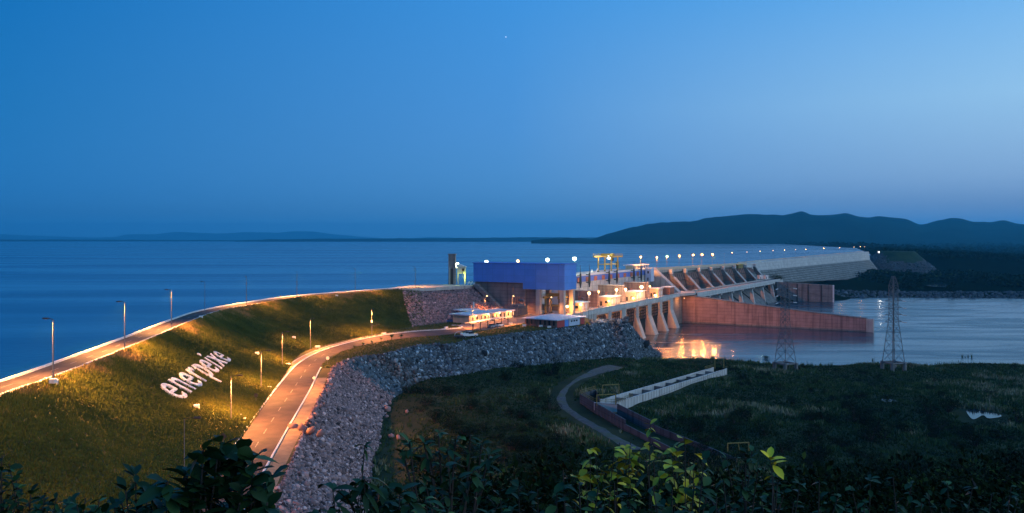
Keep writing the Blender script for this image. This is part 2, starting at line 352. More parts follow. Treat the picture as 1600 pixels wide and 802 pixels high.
# lower road
Lp = [(-31.5,50,-9),(-40.5,100,-9)]+[tuple(P(x,y,-9)) for x,y in [(362,706),(400,650),(440,598),(470,566),(510,546),(560,532),(600,524),(650,518),(700,515),(722,513)]]
Rp = [(-25,50,-9),(-31,80,-9)]+[tuple(P(x,y,-9)) for x,y in [(403,752),(418,723.5),(448,670.5),(482,612),(510,562),(548,545),(600,533),(650,527),(700,523),(737,517)]]
Ll = resample(catmull(Lp, 14), 200); Rl = resample(catmull(Rp, 14), 200)
struct(ribbon('lower_road', Ll, Rl, M['asphalt'])); struct(kerb('lower_road_kerb', offset(Ll, -.2), M['white'], .42, .16))
r_end = int(200*.63)
struct(kerb('lower_road_outer_kerb', offset(Rl[:r_end], .15), M['white'], .3, .14)); struct(kerb('lower_road_gutter', offset(Ll, -2.3), M['conc'], .5, .12))
cl = (Ll+Rl)/2; dashes('lower_road_marking', cl[:r_end+20], M['line'], .16, 4, 6, .005)
struct(ribbon('lower_road_verge', offset(Ll, -2.1), offset(Ll, -.42), M['soil'], .006))

struct(ribbon('road_shoulder', offset(Rl[:r_end-12], .35), offset(Rl[:r_end-12], 3.0), M['soil'], -.03))
# rock slope below the road
TOP = [(-19,50),(-31.2,100),(-36.3,132),(-40.6,158),(-46.6,200),(-49.5,218),(-51,229),(-48,247),(-39.7,255),(-34.5,269),(-28,276),(-21,277),(-14,290),(-4.9,304),(7.5,314.5),(18,324),(32.5,338),(42,350),(47.8,348),(51,352),(52,357),(48,364),(42,368)]
TOE = [(-3,52,-8),(-13,102,-15),(-23.5,138,-22.4)]+[tuple(P(*a)) for a in [(585,737,-22.3),(598,690,-22.3),(602,658,-22.3),(611,638,-22.3),(641,611,-21.4),(672,599,-20.3),(700,592,-19.4),(722,586,-18.9),(742,583,-19.2),(770,579,-19.6),(805,575,-20.4),(840,572,-21),(880,569,-21.6),(920,565,-22.4),(958,561,-23.4)]]+[(54,345,-26.5),(62,368,-29.5),(69,386,-31),(75,401,-31.5),(52,412,-32)]
zt = [-9.06]*17+[-9.15,-9.5,-10,-10.6,-11,-11]
Rt = catmull([(x,y,z) for (x,y),z in zip(TOP,zt)], 12); Rb = catmull(TOE, 12); NR = len(Rt)
def SR(u, v):
    c = np.stack([np.interp(u, np.arange(NR), Rt[:, i]) for i in range(3)], -1); t = np.stack([np.interp(u, np.arange(NR), Rb[:, i]) for i in range(3)], -1)
    p = c*(1-v)[..., None]+t*v[..., None]; p[..., 2] += .5*fbm(p[..., 0], p[..., 1], 2, 3, .15)*np.sin(np.pi*np.clip(v,0,1)); return p
uu, vv = np.meshgrid(np.arange(NR), np.linspace(0, 1, 30))
struct(npmesh('rock_slope_bed', SR(uu.astype(float), vv).reshape(-1, 3), gridfaces(30, NR), M['rockbase'], smooth=True))
bk = [[(31,385,-9.06),(34,372,-9.06),(37,358,-9.1),(42,351,-9.2),(47,352,-9.6),(50,357,-10.6)],[(36,398,-26),(42,392,-26),(48,386,-26),(54,380,-27),(60,376,-29),(64,372,-30)]]
struct(MB().loft([resample(catmull(r,4),20).tolist() for r in bk]).build('mound_back_bed', M['rockbase']))
# flat bench carrying the road, the lawn strip and the yard
Tc = Tt; bench = [tuple(p) for p in Tc[::6]] + [tuple(A(0,-22,-9.02)), tuple(A(0,0,-9.02)), tuple(A(7,.5,-9.02)), (34,372,-9), (37,358,-9)] + [(p[0],p[1],-9.04) for p in Rt[:12*17+1][::-1][::4]]
struct(MB().poly([(x,y,-9.05) for x,y,z in bench]).build('lawn_bench', M['grassbase']))
yard = [tuple(P(722,513,-9)), tuple(P(716,510,-9)), tuple(P(722,505,-9)), (-18,362,-9), (-3,395,-9), tuple(A(1,-22,-9)), tuple(A(1,-1,-9)), tuple(P(905,494,-9)), tuple(P(860,497,-9)), tuple(P(815,506,-9)), tuple(P(790,511,-9)), tuple(P(760,516,-9)), tuple(P(737,517,-9))]
struct(MB().poly([(x,y,-9.02) for x,y,z in yard]).build('yard_paving', M['paving']))
isl = catmull([tuple(P(x,y,-9)) for x,y in [(690,514.6),(712,513),(722,511),(719,509.3),(706,508.6)]], 8); struct(kerb('yard_kerb', isl, M['white'], .5, .2))

# ---- waters
res = [(p[0],p[1]) for p in offset(cr_d, -15)[::6]] + [(-38,418)] + [tuple(A(-3,-52,0)[:2]), tuple(A(192,-50,0)[:2]), tuple(A(196,-30,0)[:2]), tuple(A(430,-20,0)[:2]), (556,1257), (640,1420), (1121,2600), (2133,6750), (3600,14500), (-16000,14500), (-16000,-400), (-95,-400)]
def water(name, c, rough, bscale, bstr, stretch, streak=(.0016,.010,1), slo=.6):
    m, nt, b = nodes(name); N = nt.nodes; L = nt.links
    b.inputs['Base Color'].default_value = (*c, 1); b.inputs['Roughness'].default_value = rough; b.inputs['IOR'].default_value = 1.33; b.inputs['Specular IOR Level'].default_value = .5
    tc = N.new('ShaderNodeTexCoord'); mp = N.new('ShaderNodeMapping'); mp.inputs['Scale'].default_value = stretch; L.new(tc.outputs['Object'], mp.inputs['Vector'])
    n = N.new('ShaderNodeTexNoise'); n.inputs['Scale'].default_value = bscale; n.inputs['Detail'].default_value = 5; L.new(mp.outputs[0], n.inputs['Vector'])
    m2 = N.new('ShaderNodeMapping'); m2.inputs['Scale'].default_value = streak; m2.inputs['Rotation'].default_value = (0,0,R(8)); L.new(tc.outputs['Object'], m2.inputs['Vector'])
    n2 = N.new('ShaderNodeTexNoise'); n2.inputs['Scale'].default_value = 1; n2.inputs['Detail'].default_value = 5; n2.inputs['Distortion'].default_value = .6; L.new(m2.outputs[0], n2.inputs['Vector'])
    mr = N.new('ShaderNodeMapRange'); mr.inputs[1].default_value = .42; mr.inputs[2].default_value = .62; mr.inputs[3].default_value = slo; mr.inputs[4].default_value = 1.0; L.new(n2.outputs[0], mr.inputs[0])
    ml = N.new('ShaderNodeMath'); ml.operation = 'MULTIPLY'; ml.inputs[1].default_value = bstr; L.new(mr.outputs[0], ml.inputs[0])
    bp = N.new('ShaderNodeBump'); bp.inputs['Distance'].default_value = .25; L.new(ml.outputs[0], bp.inputs['Strength']); L.new(n.outputs[0], bp.inputs['Height']); L.new(bp.outputs[0], b.inputs['Normal'])
    mr2 = N.new('ShaderNodeMapRange'); mr2.inputs[1].default_value = .42; mr2.inputs[2].default_value = .62; mr2.inputs[3].default_value = rough*.7; mr2.inputs[4].default_value = rough*1.5; L.new(n2.outputs[0], mr2.inputs[0]); L.new(mr2.outputs[0], b.inputs['Roughness'])
    return m
M['lake'] = water('lake_water', (.006,.090,.20), .16, .35, .35, (1,1,1)); M['river'] = water('river_water', (.006,.030,.055), .19, .22, .6, (.7,1.2,1), (.011,.055,1), .08); M['pond'] = water('pond_water', (.012,.02,.03), .05, .5, .05, (1,1,1))
struct(MB().poly([(x,y,0) for x,y in res]).build('reservoir_water', M['lake']))
struct(MB().add([(20,330,-30),(3000,330,-30),(3000,900,-30),(20,900,-30)], [(0,1,2,3)]).build('river_water', M['river']))
def pond(pts, z=None, lift=.12):
    w = [ground_px(*p) if z is None else P(*p, z) for p in pts]; zz = (sum(p.z for p in w)/len(w) if z is None else z)+lift
    q = catmull([(p.x,p.y,zz) for p in w]+[(w[0].x,w[0].y,zz)], 6)[:-1]
    struct(MB().poly([tuple(p) for p in q]).build('pond_water', M['pond']))
pond([(1508,642),(1522,639),(1538,644),(1550,645),(1566,651),(1545,655),(1536,650),(1520,656)]); pond([(1375,624),(1390,625.5),(1402,628),(1384,629)], lift=.2)
zl = -25.2
pond([(1446,447),(1456,443.5),(1466,441),(1474,443.5),(1479,444),(1479,449),(1462,448.5)], zl, .3)

# ---- hills with real depth
def hills(name, pts, Y0, depth, base, seed, amp, m, nt_=260):
    xs = np.array([p[0] for p in pts], float); ys = np.array([p[1] for p in pts], float)
    t = np.linspace(xs[0], xs[-1], nt_); pk = EYE-(np.interp(t, xs, ys)-HY)*Y0/F
    k = np.hanning(7); k /= k.sum(); pk = np.convolve(np.pad(pk, 3, mode='edge'), k, 'valid')
    dd = np.linspace(-1, 1, 21); prof = np.cos(dd*math.pi/2)**1.3
    V = []
    for d, q in zip(dd, prof):
        Yr = Y0 + d*depth; X = (t-800)/F*Yr; z = base + (pk-base)*q + amp*fbm(X, np.full_like(X, Yr), seed, 5, 1/(depth*.28))*np.where(abs(d) < .06, .25, 1)*min(1, q*2)
        z = np.minimum(z, base + (pk-base)*1.0*(Yr/Y0) if d > 0 else z) ; V.append(np.stack([X, np.full_like(X, Yr), z], 1))
    return struct(npmesh(name, np.concatenate(V), gridfaces(len(dd), nt_), m, smooth=True))
hills('hills', [(830,379.6),(865,378.6),(895,377),(925,374.6),(950,368),(975,361.5),(1010,355.5),(1050,350),(1075,347.5),(1100,344.5),(1115,344.5),(1140,341.5),(1172,338),(1200,337.5),(1220,337),(1238,333),(1254,329.8),(1270,335),(1300,335.5),(1322,332),(1340,338),(1358,340),(1372,337),(1395,340),(1415,342),(1437,352),(1460,348),(1485,344.5),(1505,347),(1520,351.5),(1545,350.5),(1568,348),(1588,353),(1640,352),(1800,360)], 7600, 2300, 0, 11, 70, M['hill'], 360)
hills('distant_hills', [(-300,366),(-80,364),(0,366),(60,368.5),(120,371),(180,370.5),(215,366),(240,368),(272,362.3),(300,363.5),(350,365),(400,364.5),(430,364),(460,361.3),(490,362),(520,366),(560,369),(600,373),(640,374),(670,370.5),(700,371.5),(740,374)], 25000, 2600, -20, 12, 70, M['hill'])
hills('distant_shore', [(366,376.6),(390,375.2),(430,374.2),(480,373.6),(560,373.2),(700,372.4),(760,371.5),(860,371),(900,371.5),(950,371),(1000,372)], 12600, 600, -3, 13, 14, M['hill'])
hills('far_lake_shore', [(-400,374.5),(0,374.6),(150,374.8),(380,375.6),(400,376.6)], 14200, 500, -3, 15, 8, M['hill'])

# ---- sky and light
w = bpy.data.worlds.new('World'); sc.world = w; w.use_nodes = True; nt = w.node_tree; N = nt.nodes; L = nt.links
bg = N['Background']; tc = N.new('ShaderNodeTexCoord'); sp = N.new('ShaderNodeSeparateXYZ'); L.new(tc.outputs['Generated'], sp.inputs[0])
def mth(op, a, b=None, clamp=False):
    n = N.new('ShaderNodeMath'); n.operation = op; n.use_clamp = clamp
    for i, v in enumerate((a, b)):
        if v is None: continue
        if isinstance(v, (int, float)): n.inputs[i].default_value = v
        else: L.new(v, n.inputs[i])
    return n.outputs[0]
hyp = mth('SQRT', mth('ADD', mth('MULTIPLY', sp.outputs[0], sp.outputs[0]), mth('MULTIPLY', sp.outputs[1], sp.outputs[1])))
az = mth('DIVIDE', sp.outputs[0], mth('MAXIMUM', hyp, .001)); fac = mth('ADD', mth('MULTIPLY', az, .5/.55), .5, True)
el = mth('MULTIPLY', mth('ARCSINE', sp.outputs[2]), 180/math.pi/90, True)
def ramp(st):
    r = N.new('ShaderNodeValToRGB'); e = r.color_ramp.elements
    while len(e) < len(st): e.new(.5)
    for k, (d, c) in zip(e, st): k.position = d/90; k.color = (*lin(c), 1)
    L.new(el, r.inputs[0]); return r.outputs[0]
left = ramp([(0,(60,136,202)),(3,(46,128,198)),(8,(34,122,192)),(16.7,(10,112,188)),(30,(20,112,192)),(90,(46,118,195))])
mid = ramp([(0,(100,166,224)),(3,(92,159,221)),(8,(84,155,224)),(16.7,(66,150,226)),(30,(60,140,218)),(90,(56,128,205))])
right = ramp([(0,(136,170,216)),(2,(138,172,216)),(4,(154,192,232)),(9,(158,208,246)),(16.7,(104,180,244)),(30,(100,175,240)),(90,(66,138,212))])
def mix(f, a, b):
    n = N.new('ShaderNodeMix'); n.data_type = 'RGBA'
    L.new(f, n.inputs[0]); L.new(a, n.inputs[6]); L.new(b, n.inputs[7]); return n.outputs[2]
f1 = mth('MULTIPLY', fac, 2, True); f2 = mth('SUBTRACT', mth('MULTIPLY', fac, 2), 1, True)
grad = mix(f2, mix(f1, left, mid), right)
sky = N.new('ShaderNodeTexSky'); sky.sky_type = 'NISHITA'; sky.sun_disc = False; sky.sun_elevation = R(-3); sky.sun_rotation = R(112)
sm = N.new('ShaderNodeMix'); sm.data_type = 'RGBA'; sm.blend_type = 'ADD'; sm.inputs[0].default_value = .02; L.new(grad, sm.inputs[6]); L.new(sky.outputs[0], sm.inputs[7])
L.new(sm.outputs[2], bg.inputs['Color']); bg.inputs['Strength'].default_value = 1.0
# the last glow of the set sun, a broad soft source low behind the right shoulder
sl = bpy.data.lights.new('dusk_sun', 'SUN'); sl.energy = .85; sl.angle = R(50); sl.color = (.90,.97,1)
so = bpy.data.objects.new('dusk_sun', sl); COL.objects.link(so); so.rotation_euler = (R(70), 0, R(112-0)); 
d = Vector((-math.sin(R(118)), -math.cos(R(118)), -.32)).normalized(); so.rotation_euler = d.to_track_quat('-Z', 'Y').to_euler()
# blue air
hz, nt, b = nodes('haze'); nt.nodes.remove(b); pv = nt.nodes.new('ShaderNodeVolumePrincipled'); pv.inputs['Color'].default_value = (.12,.70,1,1); pv.inputs['Density'].default_value = 7.4e-5; pv.inputs['Anisotropy'].default_value = .2
nt.links.new(pv.outputs[0], nt.nodes['Material Output'].inputs['Volume'])
stuff(MB().box((0,13500,249), (46000,29000,582)).build('haze', hz))
# ================================================================== DAM AND POWERHOUSE
# ---- blue hall on columns
h = empty('assembly_hall', A(6,-20,-9), 'big windowless blue clad hall raised on concrete columns, end of the powerhouse', 'hall')
c = MB(); c.abox(0,13.4,-51,-22.5,6,15.2); c.build('cladding', M['blue'], h)
MB().abox(0,13.4,-22.497,0,3.0,15.2).build('cladding', M['blue'], h)
MB().abox(-.35,13.75,-51.4,.35,15.2,15.55).build('roof_edge', M['blue_band'], h)
for w0, s0, r in ((-14.4,1.2,1.15),(-1.6,1.2,1.1),(-1.5,11.6,1.1),(-14.4,11.6,1.1),(-8,11.8,.8)):
    MB().abox(s0-r,s0+r,w0-r,w0+r,-9,3.0).build('column', M['conc'], h)
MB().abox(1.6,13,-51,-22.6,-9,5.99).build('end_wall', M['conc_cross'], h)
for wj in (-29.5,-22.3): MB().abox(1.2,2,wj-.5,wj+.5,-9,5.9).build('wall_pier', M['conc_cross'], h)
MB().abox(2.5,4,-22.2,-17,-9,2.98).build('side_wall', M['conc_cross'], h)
# slanted wing wall on the rock facing
wing = MB()
a0 = [A(-.6,-50,4.6),A(-.6,-47,4.6),A(-.6,-31,-8.4),A(-.6,-34,-8.4)]
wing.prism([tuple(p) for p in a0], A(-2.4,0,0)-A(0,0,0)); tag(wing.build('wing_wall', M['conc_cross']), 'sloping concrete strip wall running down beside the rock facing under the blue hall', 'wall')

# ---- powerhouse body: intake block, wall with blue band, deck, piers
ph = empty('powerhouse', A(90,-20,-9), 'long concrete powerhouse with blue banded rear wall and lit tailrace deck', 'powerhouse')
MB().abox(13.6,192,-50,-25,-34,6.3).build('intake_block', M['conc_pale'], ph)
MB().abox(13.7,192,-25.9,-24.6,6.3,7.5).build('parapet', M['white'], ph)
MB().abox(13.7,190,-24.997,-24.75,3.0,6.3).build('blue_band', M['blue_band'], ph)
for i in range(9):
    s = 70.6+11.9*i; MB().abox(s-2.0,s+2.0,-24.75,-24.45,2.95,5.6).build('louvre', M['terracotta'], ph)
for i in range(22):
    s = 60+6*i; MB().abox(s-.25,s+.25,-24.98,-24.6,-9,2.9).build('pilaster', M['conc_pale'], ph)
MB().abox(0,176,-25,-.0,-10.6,-9.0).build('deck', M['conc'], ph)
MB().abox(-1,31.4,-1,0.002,-34,-9.02).build('deck_wall', M['conc'], ph)
MB().abox(20,178,0.003,.5,-10.9,-8.5).build('deck_edge_beam', M['conc_pale'], ph)
MB().abox(16,176,-26,-9,-34,-10.62).build('inner_wall', M['conc_dark'], ph)
PS = [34.9+21.1*i for i in range(7)]
for i, s in enumerate(PS):
    hw = 3.3 if i % 2 == 0 else 2.3
    prof = [(-9,-10.62),(.2,-10.62),(.2,-18.5),(5.2,-31.5),(-9,-31.5)]
    for q in (1,):
        m_ = MB(); pts = [tuple(A(s-hw,wv,z)) for wv, z in prof]; m_.prism(pts, A(hw*2,0,0)-A(0,0,0)); m_.build('pier', M['conc'], ph)
    if i < 6:
        s2 = PS[i+1]
        hn = 2.3 if i % 2 == 0 else 3.3
        MB().abox(s+hw,s2-hn,-2.2,-1.6,-34,-20.5).build('stoplog_gate', M['gate'], ph)
        g = MB()
        for k in range(5): g.abox(s+hw,s2-hn,-1.5,-1.2,-20.4+k*1.7,-20.0+k*1.7)
        for k in range(6):
            ss = s+hw+(s2-hn-s-hw)*(k+.5)/6; g.abox(ss-.25,ss+.25,-1.2,-.95,-20.4,-13.6)
        g.build('gate_lattice', M['gate'], ph)
        MB().abox(s+hw,s2-hn,-.8,.1,-12.0,-10.64).build('bay_lintel', M['conc_pale'], ph)
rl = MB()
for i in range(78):
    s = 20+2*i; rl.tube(A(s,.1,-8.5), A(s,.1,-7.4), .05, n=4)
for z in (-7.4,-7.95): rl.tube(A(20,.1,z), A(176,.1,z), .05, n=4)
rl.build('railing', M['dark'], ph)
# curved corner of the deck
cor = MB(); pts = [(176,0),(182,2.5),(188,4),(196,5.5),(204,4),(204,-6),(176,-8)]
cor.prism([tuple(A(a,b,-10.6)) for a,b in pts], (0,0,1.6)); cor.build('deck_corner', M['conc'], ph)
MB().abox(172,194,-8,-3,-34,-10.65).build('end_pier', M['conc_dark'], ph)
tw = MB(); tw.prism([tuple(A(190,wv,z)) for wv, z in ((-25,7),(-22,7),(-4,-9),(-4,-12),(-25,-12))], A(6,0,0)-A(0,0,0)); tag(tw.build('training_wall', M['conc']), 'sloping concrete training wall at far end of the banded powerhouse wall', 'wall')

# ---- transverse fire walls and small block buildings on the deck
for (s, z1, lab) in ((53,-.6,'broad fire wall nearest the blue hall on the powerhouse deck'),(90,.6,'middle broad fire wall standing on the powerhouse deck'),(131,.3,'farthest broad fire wall on the powerhouse deck near the bright floodlight')):
    f_ = empty('fire_wall', A(s,-12,-9), lab, 'wall', 'fire walls between the transformers')
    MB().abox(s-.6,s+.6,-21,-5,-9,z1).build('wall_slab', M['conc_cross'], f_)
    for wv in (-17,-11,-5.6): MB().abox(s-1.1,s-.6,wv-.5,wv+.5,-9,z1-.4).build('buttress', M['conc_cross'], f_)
    MB().abox(s-.9,s+.9,-21.3,-4.7,z1,z1+.35).build('coping', M['conc_pale'], f_)
def blockhouse(s0, s1, w0, w1, z1, lab, mw='cream', door=True):
    o = empty('switch_house', A((s0+s1)/2,(w0+w1)/2,-9), lab, 'building', 'small buildings on the powerhouse deck')
    MB().abox(s0,s1,w0,w1,-9,z1).build('wall', M[mw], o); MB().abox(s0-.6,s1+.6,w0-.6,w1+.6,z1,z1+.45).build('roof', M['white'], o)
    if door:
        MB().abox(s0-.06,s0,w0+1,w0+2.2,-9,-6.6).build('door', M['dark'], o)
        MB().abox(s0-.06,s0,w1-3.2,w1-1.4,-7.6,-6.2).build('window', M['glass'], o)
        for k in range(2): MB().abox(s0+1.5+k*(s1-s0)/2.4,s0+3.3+k*(s1-s0)/2.4,w1,w1+.06,-8.99,-5.6).build('shutter', M['white'], o)
blockhouse(24,34,-10,-2.5,-5.0,'low lit block building under the hall columns at the deck edge')
blockhouse(62,76,-9,-2,-4.4,'low white roofed building between first and second fire walls')
blockhouse(101,117,-9,-2,-3.8,'low white roofed building between middle and farthest fire walls')
blockhouse(141,150,-8,-2,-4.0,'low lit building just beyond the farthest fire wall')
blockhouse(163,172,-7,-1.5,-4.2,'small terracotta cube hut at the curved end of the deck','terracotta',False)
b2 = empty('rear_house', A(40,-18,-9), 'tall pale block against the powerhouse rear wall beside the hall', 'building')
MB().abox(36,48,-24.5,-19,-9,-1).build('wall', M['conc_wall'], b2); MB().abox(35.6,48.4,-24.5,-18.6,-1,-.6).build('roof', M['white'], b2); MB().abox(35.94,36,-22.5,-20.5,-6,-3).build('window', M['glass'], b2)
pn = empty('partition_wall', A(20,-14,-9), 'pale blue panelled partition behind the hall columns', 'wall')
MB().abox(22,23,-20,-12.5,-6,2.5).build('panel', M['wall_paint'], pn); MB().abox(22,23.2,-24.5,-8,-9,-6.01).build('plinth', M['conc_cross'], pn); MB().abox(23.3,24,-12.4,-8,-6,1.5).build('side_panel', M['conc_cross'], pn)

def transformer(p, lab, k=1.0):
    o = empty('transformer', p, lab, 'transformer', 'power transformers')
    z = p.z; r0 = math.atan2(D2[1], D2[0])
    MB().box((p.x,p.y,z+2.0*k),(4.4*k,3*k,3.6*k), r0).build('tank', M['steel'], o)
    for sd in (-1,1):
        f_ = MB()
        for i in range(8):
            a = (i-3.5)*.55*k; f_.box((p.x+D2[0]*a+N2[0]*sd*2.1*k, p.y+D2[1]*a+N2[1]*sd*2.1*k, z+1.9*k),(.16*k,1.1*k,2.8*k), r0)
        f_.build('radiator', M['steel'], o)
    for i in (-1,0,1):
        q = Vector((p.x+D2[0]*i*1.3*k, p.y+D2[1]*i*1.3*k, z+3.8*k)); m_ = MB(); m_.tube(q, q+Vector((0,0,2.4*k)), .22*k, .1*k, 8)
        for j in range(5): m_.tube(q+Vector((0,0,.35*k+j*.4*k)), q+Vector((0,0,.45*k+j*.4*k)), .34*k, .34*k, 8)
        m_.build('bushing', M['terracotta'], o)
    q = Vector((p.x+D2[0]*1.5*k, p.y+D2[1]*1.5*k, z+4.9*k)); MB().tube(q-Vector((N2[0],N2[1],0))*1.6*k, q+Vector((N2[0],N2[1],0))*1.6*k, .5*k, .5*k, 10).build('conservator', M['steel'], o)
transformer(P(808,494,-9), 'lit transformer with pinkish bushings below the blue hall end wall', 1.5)
for s, lb in ((46,'before the nearest fire wall'),(83,'before the middle fire wall'),(123,'before the farthest fire wall')): transformer(A(s,-13,-9), 'power transformer on the deck '+lb)

# ---- steel masts on the rear wall
ords = ['first','second','third','fourth','fifth','sixth','seventh','eighth','ninth','tenth','eleventh','twelfth','thirteenth','fourteenth']
for i, (x, yt, yb) in enumerate(((907,414,450),(921,413,449),(952,410,446),(964,409,444),(990.6,408,441),(1002,407,440))):
    s = s_at(x,-22.5); p = A(s,-22.5,0); zt_ = z_at(yt,p); zb = z_at(yb,p); zm = zb+(zt_-zb)*.62
    o = empty('line_mast', A(s,-22.5,zb), ords[i]+' dark steel mast from the blue hall, standing against the banded wall', 'mast', 'masts along the banded wall')
    m_ = MB(); m_.tube(A(s,-22.5,zb), A(s,-22.5,zb+3), .25, .75, 6); m_.tube(A(s,-22.5,zb+3), A(s,-22.5,zm), .75, .5, 6); m_.build('mast_body', M['dark'], o)
    MB().tube(A(s,-22.5,zm), A(s,-22.5,zt_), .22, .07, 5).build('spike', M['dark'], o)
    MB().abox(s-.3,s+.3,-24.5,-22.6,zb+2.5,zb+3.1).abox(s-.3,s+.3,-24.5,-22.6,zm-1.2,zm-.7).build('bracket', M['dark'], o)

# ---- yellow gantry cranes
def gantry(sc_, wc, z0, hgt, span, wd, lab, over=4.5, mm='yellow', r=.45):
    o = empty('gantry_crane', A(sc_,wc,z0), lab, 'crane')
    for ds in (-1,1):
        for dw in (-1,1):
            MB().abox(sc_+ds*span/2-r,sc_+ds*span/2+r,wc+dw*wd/2-r,wc+dw*wd/2+r,z0+.6,z0+hgt).build('leg', M[mm], o)
            MB().abox(sc_+ds*span/2-.9,sc_+ds*span/2+.9,wc+dw*wd/2-.5,wc+dw*wd/2+.5,z0,z0+.6).build('bogie', M['dark'], o)
    for dw in (-1,1): MB().abox(sc_-span/2-over,sc_+span/2+over,wc+dw*wd/2-.5,wc+dw*wd/2+.5,z0+hgt,z0+hgt+1.0).build('girder', M[mm], o)
    for ds in (-1,1): MB().abox(sc_+ds*span/2-.4,sc_+ds*span/2+.4,wc-wd/2,wc+wd/2,z0+hgt*.5,z0+hgt*.5+.5).build('sill_beam', M[mm], o)
    MB().abox(sc_-2.5,sc_+1.5,wc-wd/2+.6,wc+wd/2-.6,z0+hgt+1.0,z0+hgt+2.4).build('trolley', M[mm], o)
    MB().abox(sc_-span/2+1,sc_-span/2+3,wc+wd/2-1.4,wc+wd/2+.4,z0+hgt-2.2,z0+hgt-.02).build('cab', M['glass'], o)
    rr = MB()
    for dw in (-1,1):
        for z in (1.6,2.2): rr.abox(sc_-span/2-over,sc_+span/2+over,wc+dw*(wd/2+.3)-.06,wc+dw*(wd/2+.3)+.06,z0+hgt+z-.06,z0+hgt+z+.06)
        for k in range(10):
            s = sc_-span/2-over+(span+2*over)*k/9; rr.abox(s-.07,s+.07,wc+dw*(wd/2+.3)-.07,wc+dw*(wd/2+.3)+.07,z0+hgt+1.0,z0+hgt+2.2)
    rr.build('walkway_rail', M[mm], o); return o
gs = s_at(950,-34); cr = gantry(gs,-34,6.4,9.4,11,9,'yellow gantry crane straddling the intake deck, above the banded wall', 7.5, r=.36)
hk = A(gs+5,-30,0); m_ = MB(); m_.tube(A(gs+6,-30,15.8), A(gs+6,-30,13), .12, n=5); m_.box(tuple(A(gs+6,-30,11)),(1.6,1.6,3.6), .5); m_.build('hoist_block', M['dark'], cr)
gantry(s_at(868,-8),-8,-9,7.6,6,8,'small yellow gantry crane parked under the blue hall', 2.0, 'yellow_dull', .32)
# deck house beyond the crane, sloping beams, pale control house
dk = empty('deck_house', A(s_at(994,-33),-33,6.3), 'low pale open fronted house on the intake deck beside the gantry crane', 'building')
sd = s_at(994,-33); MB().abox(sd-13,sd+16,-36,-35.6,6.3,9.2).build('wall', M['conc_pale'], dk); MB().abox(sd-14,sd+17,-37,-29.5,9.2,9.8).build('roof', M['white'], dk)
for k in range(7): MB().abox(sd-13+k*4.8,sd-12.2+k*4.8,-30.6,-30,6.3,9.2).build('post', M['conc_pale'], dk)
MB().abox(sd-13,sd-3,-35.5,-30.3,6.3,9.1).build('wall', M['cream'], dk)
ch = empty('control_house', A(188,-22,4), 'upright pale blue control house at far end of the banded wall', 'building')
sk = s_at(1015,-22); MB().abox(sk-3,sk+3.5,-24,-20,-1.5,7.4).build('wall', M['wall_paint'], ch); MB().abox(sk-3.3,sk+3.8,-24.3,-19.7,7.4,7.8).build('roof', M['white'], ch); MB().abox(sk-3.06,sk-3,-22.8,-21.6,-1,1.2).build('door', M['steel'], ch); MB().abox(sk-3.06,sk-3,-22.6,-21.4,4,5.6).build('window', M['glass'], ch)
for x, lab in ((931,'left of the two pale raking beams on the intake deck, a slim one'),(925,'small upright pale bollard post on the intake deck edge')):
    s = s_at(x,-27)
    m_ = MB(); 
    if x == 931: m_.tube(A(s-1.5,-27,6.4), A(s+3,-27,9.6), .35, n=6)
    else: m_.tube(A(s,-27,6.3), A(s,-27,9.3), .4, .3, 8)
    tag(m_.build('raking_beam' if x == 931 else 'bollard_post', M['white']), lab if x != 931 else 'pale raking beam leaning on the intake deck before the crane', 'beam' if x == 931 else 'post')

# ---- gatehouse at the end of the earth dam
cp = [tuple(offset(cr_d,-7.3)[-14]), tuple(cr_d[-14]), tuple(A(-.7,-50,4)), tuple(A(-.7,-60,4)), (-46,415,4)]
struct(MB().prism([(x,y,2.5) for x,y,z in cp], (0,0,1.62)).build('crest_platform', M['conc']))
gp = Q(706.5,444,413); gh = empty('gate_tower', (gp.x,gp.y,4.1), 'tall dark grey concrete gate tower beside the lake', 'tower')
tz = 27-(398-375)*413/1250
t_ = MB(); t_.box((gp.x,gp.y,(4.1+tz)/2),(3.6,3.6,tz-4.1)); t_.build('shaft', M['conc_dark'], gh); MB().box((gp.x,gp.y,tz+.2),(4.2,4.2,.5)).build('cap', M['conc_dark'], gh)
for dx in (-1.25,1.25): MB().box((gp.x+dx*.9,gp.y-1.9,4.1+4.4),(.5,.5,8.6)).build('guide_rail', M['conc'], gh)
MB().box((gp.x,gp.y-1.85,4.1+4.2),(1.3,.12,8)).build('slot', M['dark'], gh)
hp = Q(720.5,444,412); hb = empty('hoist_house', (hp.x,hp.y,4.1), 'hoist cabin on stilts lit greenish yellow beside the tower', 'cabin')
MB().box((hp.x+.2,hp.y,11.4),(4.3,4.2,3.4)).build('cabin_wall', M['conc_pale'], hb); MB().prism([(hp.x-2.3,hp.y-2.4,13.1),(hp.x+2.7,hp.y-2.4,13.1),(hp.x+2.7,hp.y-2.4,13.3),(hp.x-1.0,hp.y-2.4,14.6),(hp.x-2.3,hp.y-2.4,14.6)],(0,4.8,0)).build('roof', M['roof'], hb)
for dx in (-1.6,2.0):
    for dy in (-1.7,1.7): MB().box((hp.x+dx,hp.y+dy,6.9),(.5,.5,5.6)).build('stilt', M['conc_pale'], hb)
MB().box((hp.x+1.2,hp.y-2.13,11.6),(1.2,.06,1.5)).build('window', M['glass'], hb); 
sb = MB()
for k in range(9): sb.box((hp.x-.9+k*.25, hp.y-2.6, 4.3+k*.62),(.3,1,.12))
sb.build('stair', M['steel'], hb)
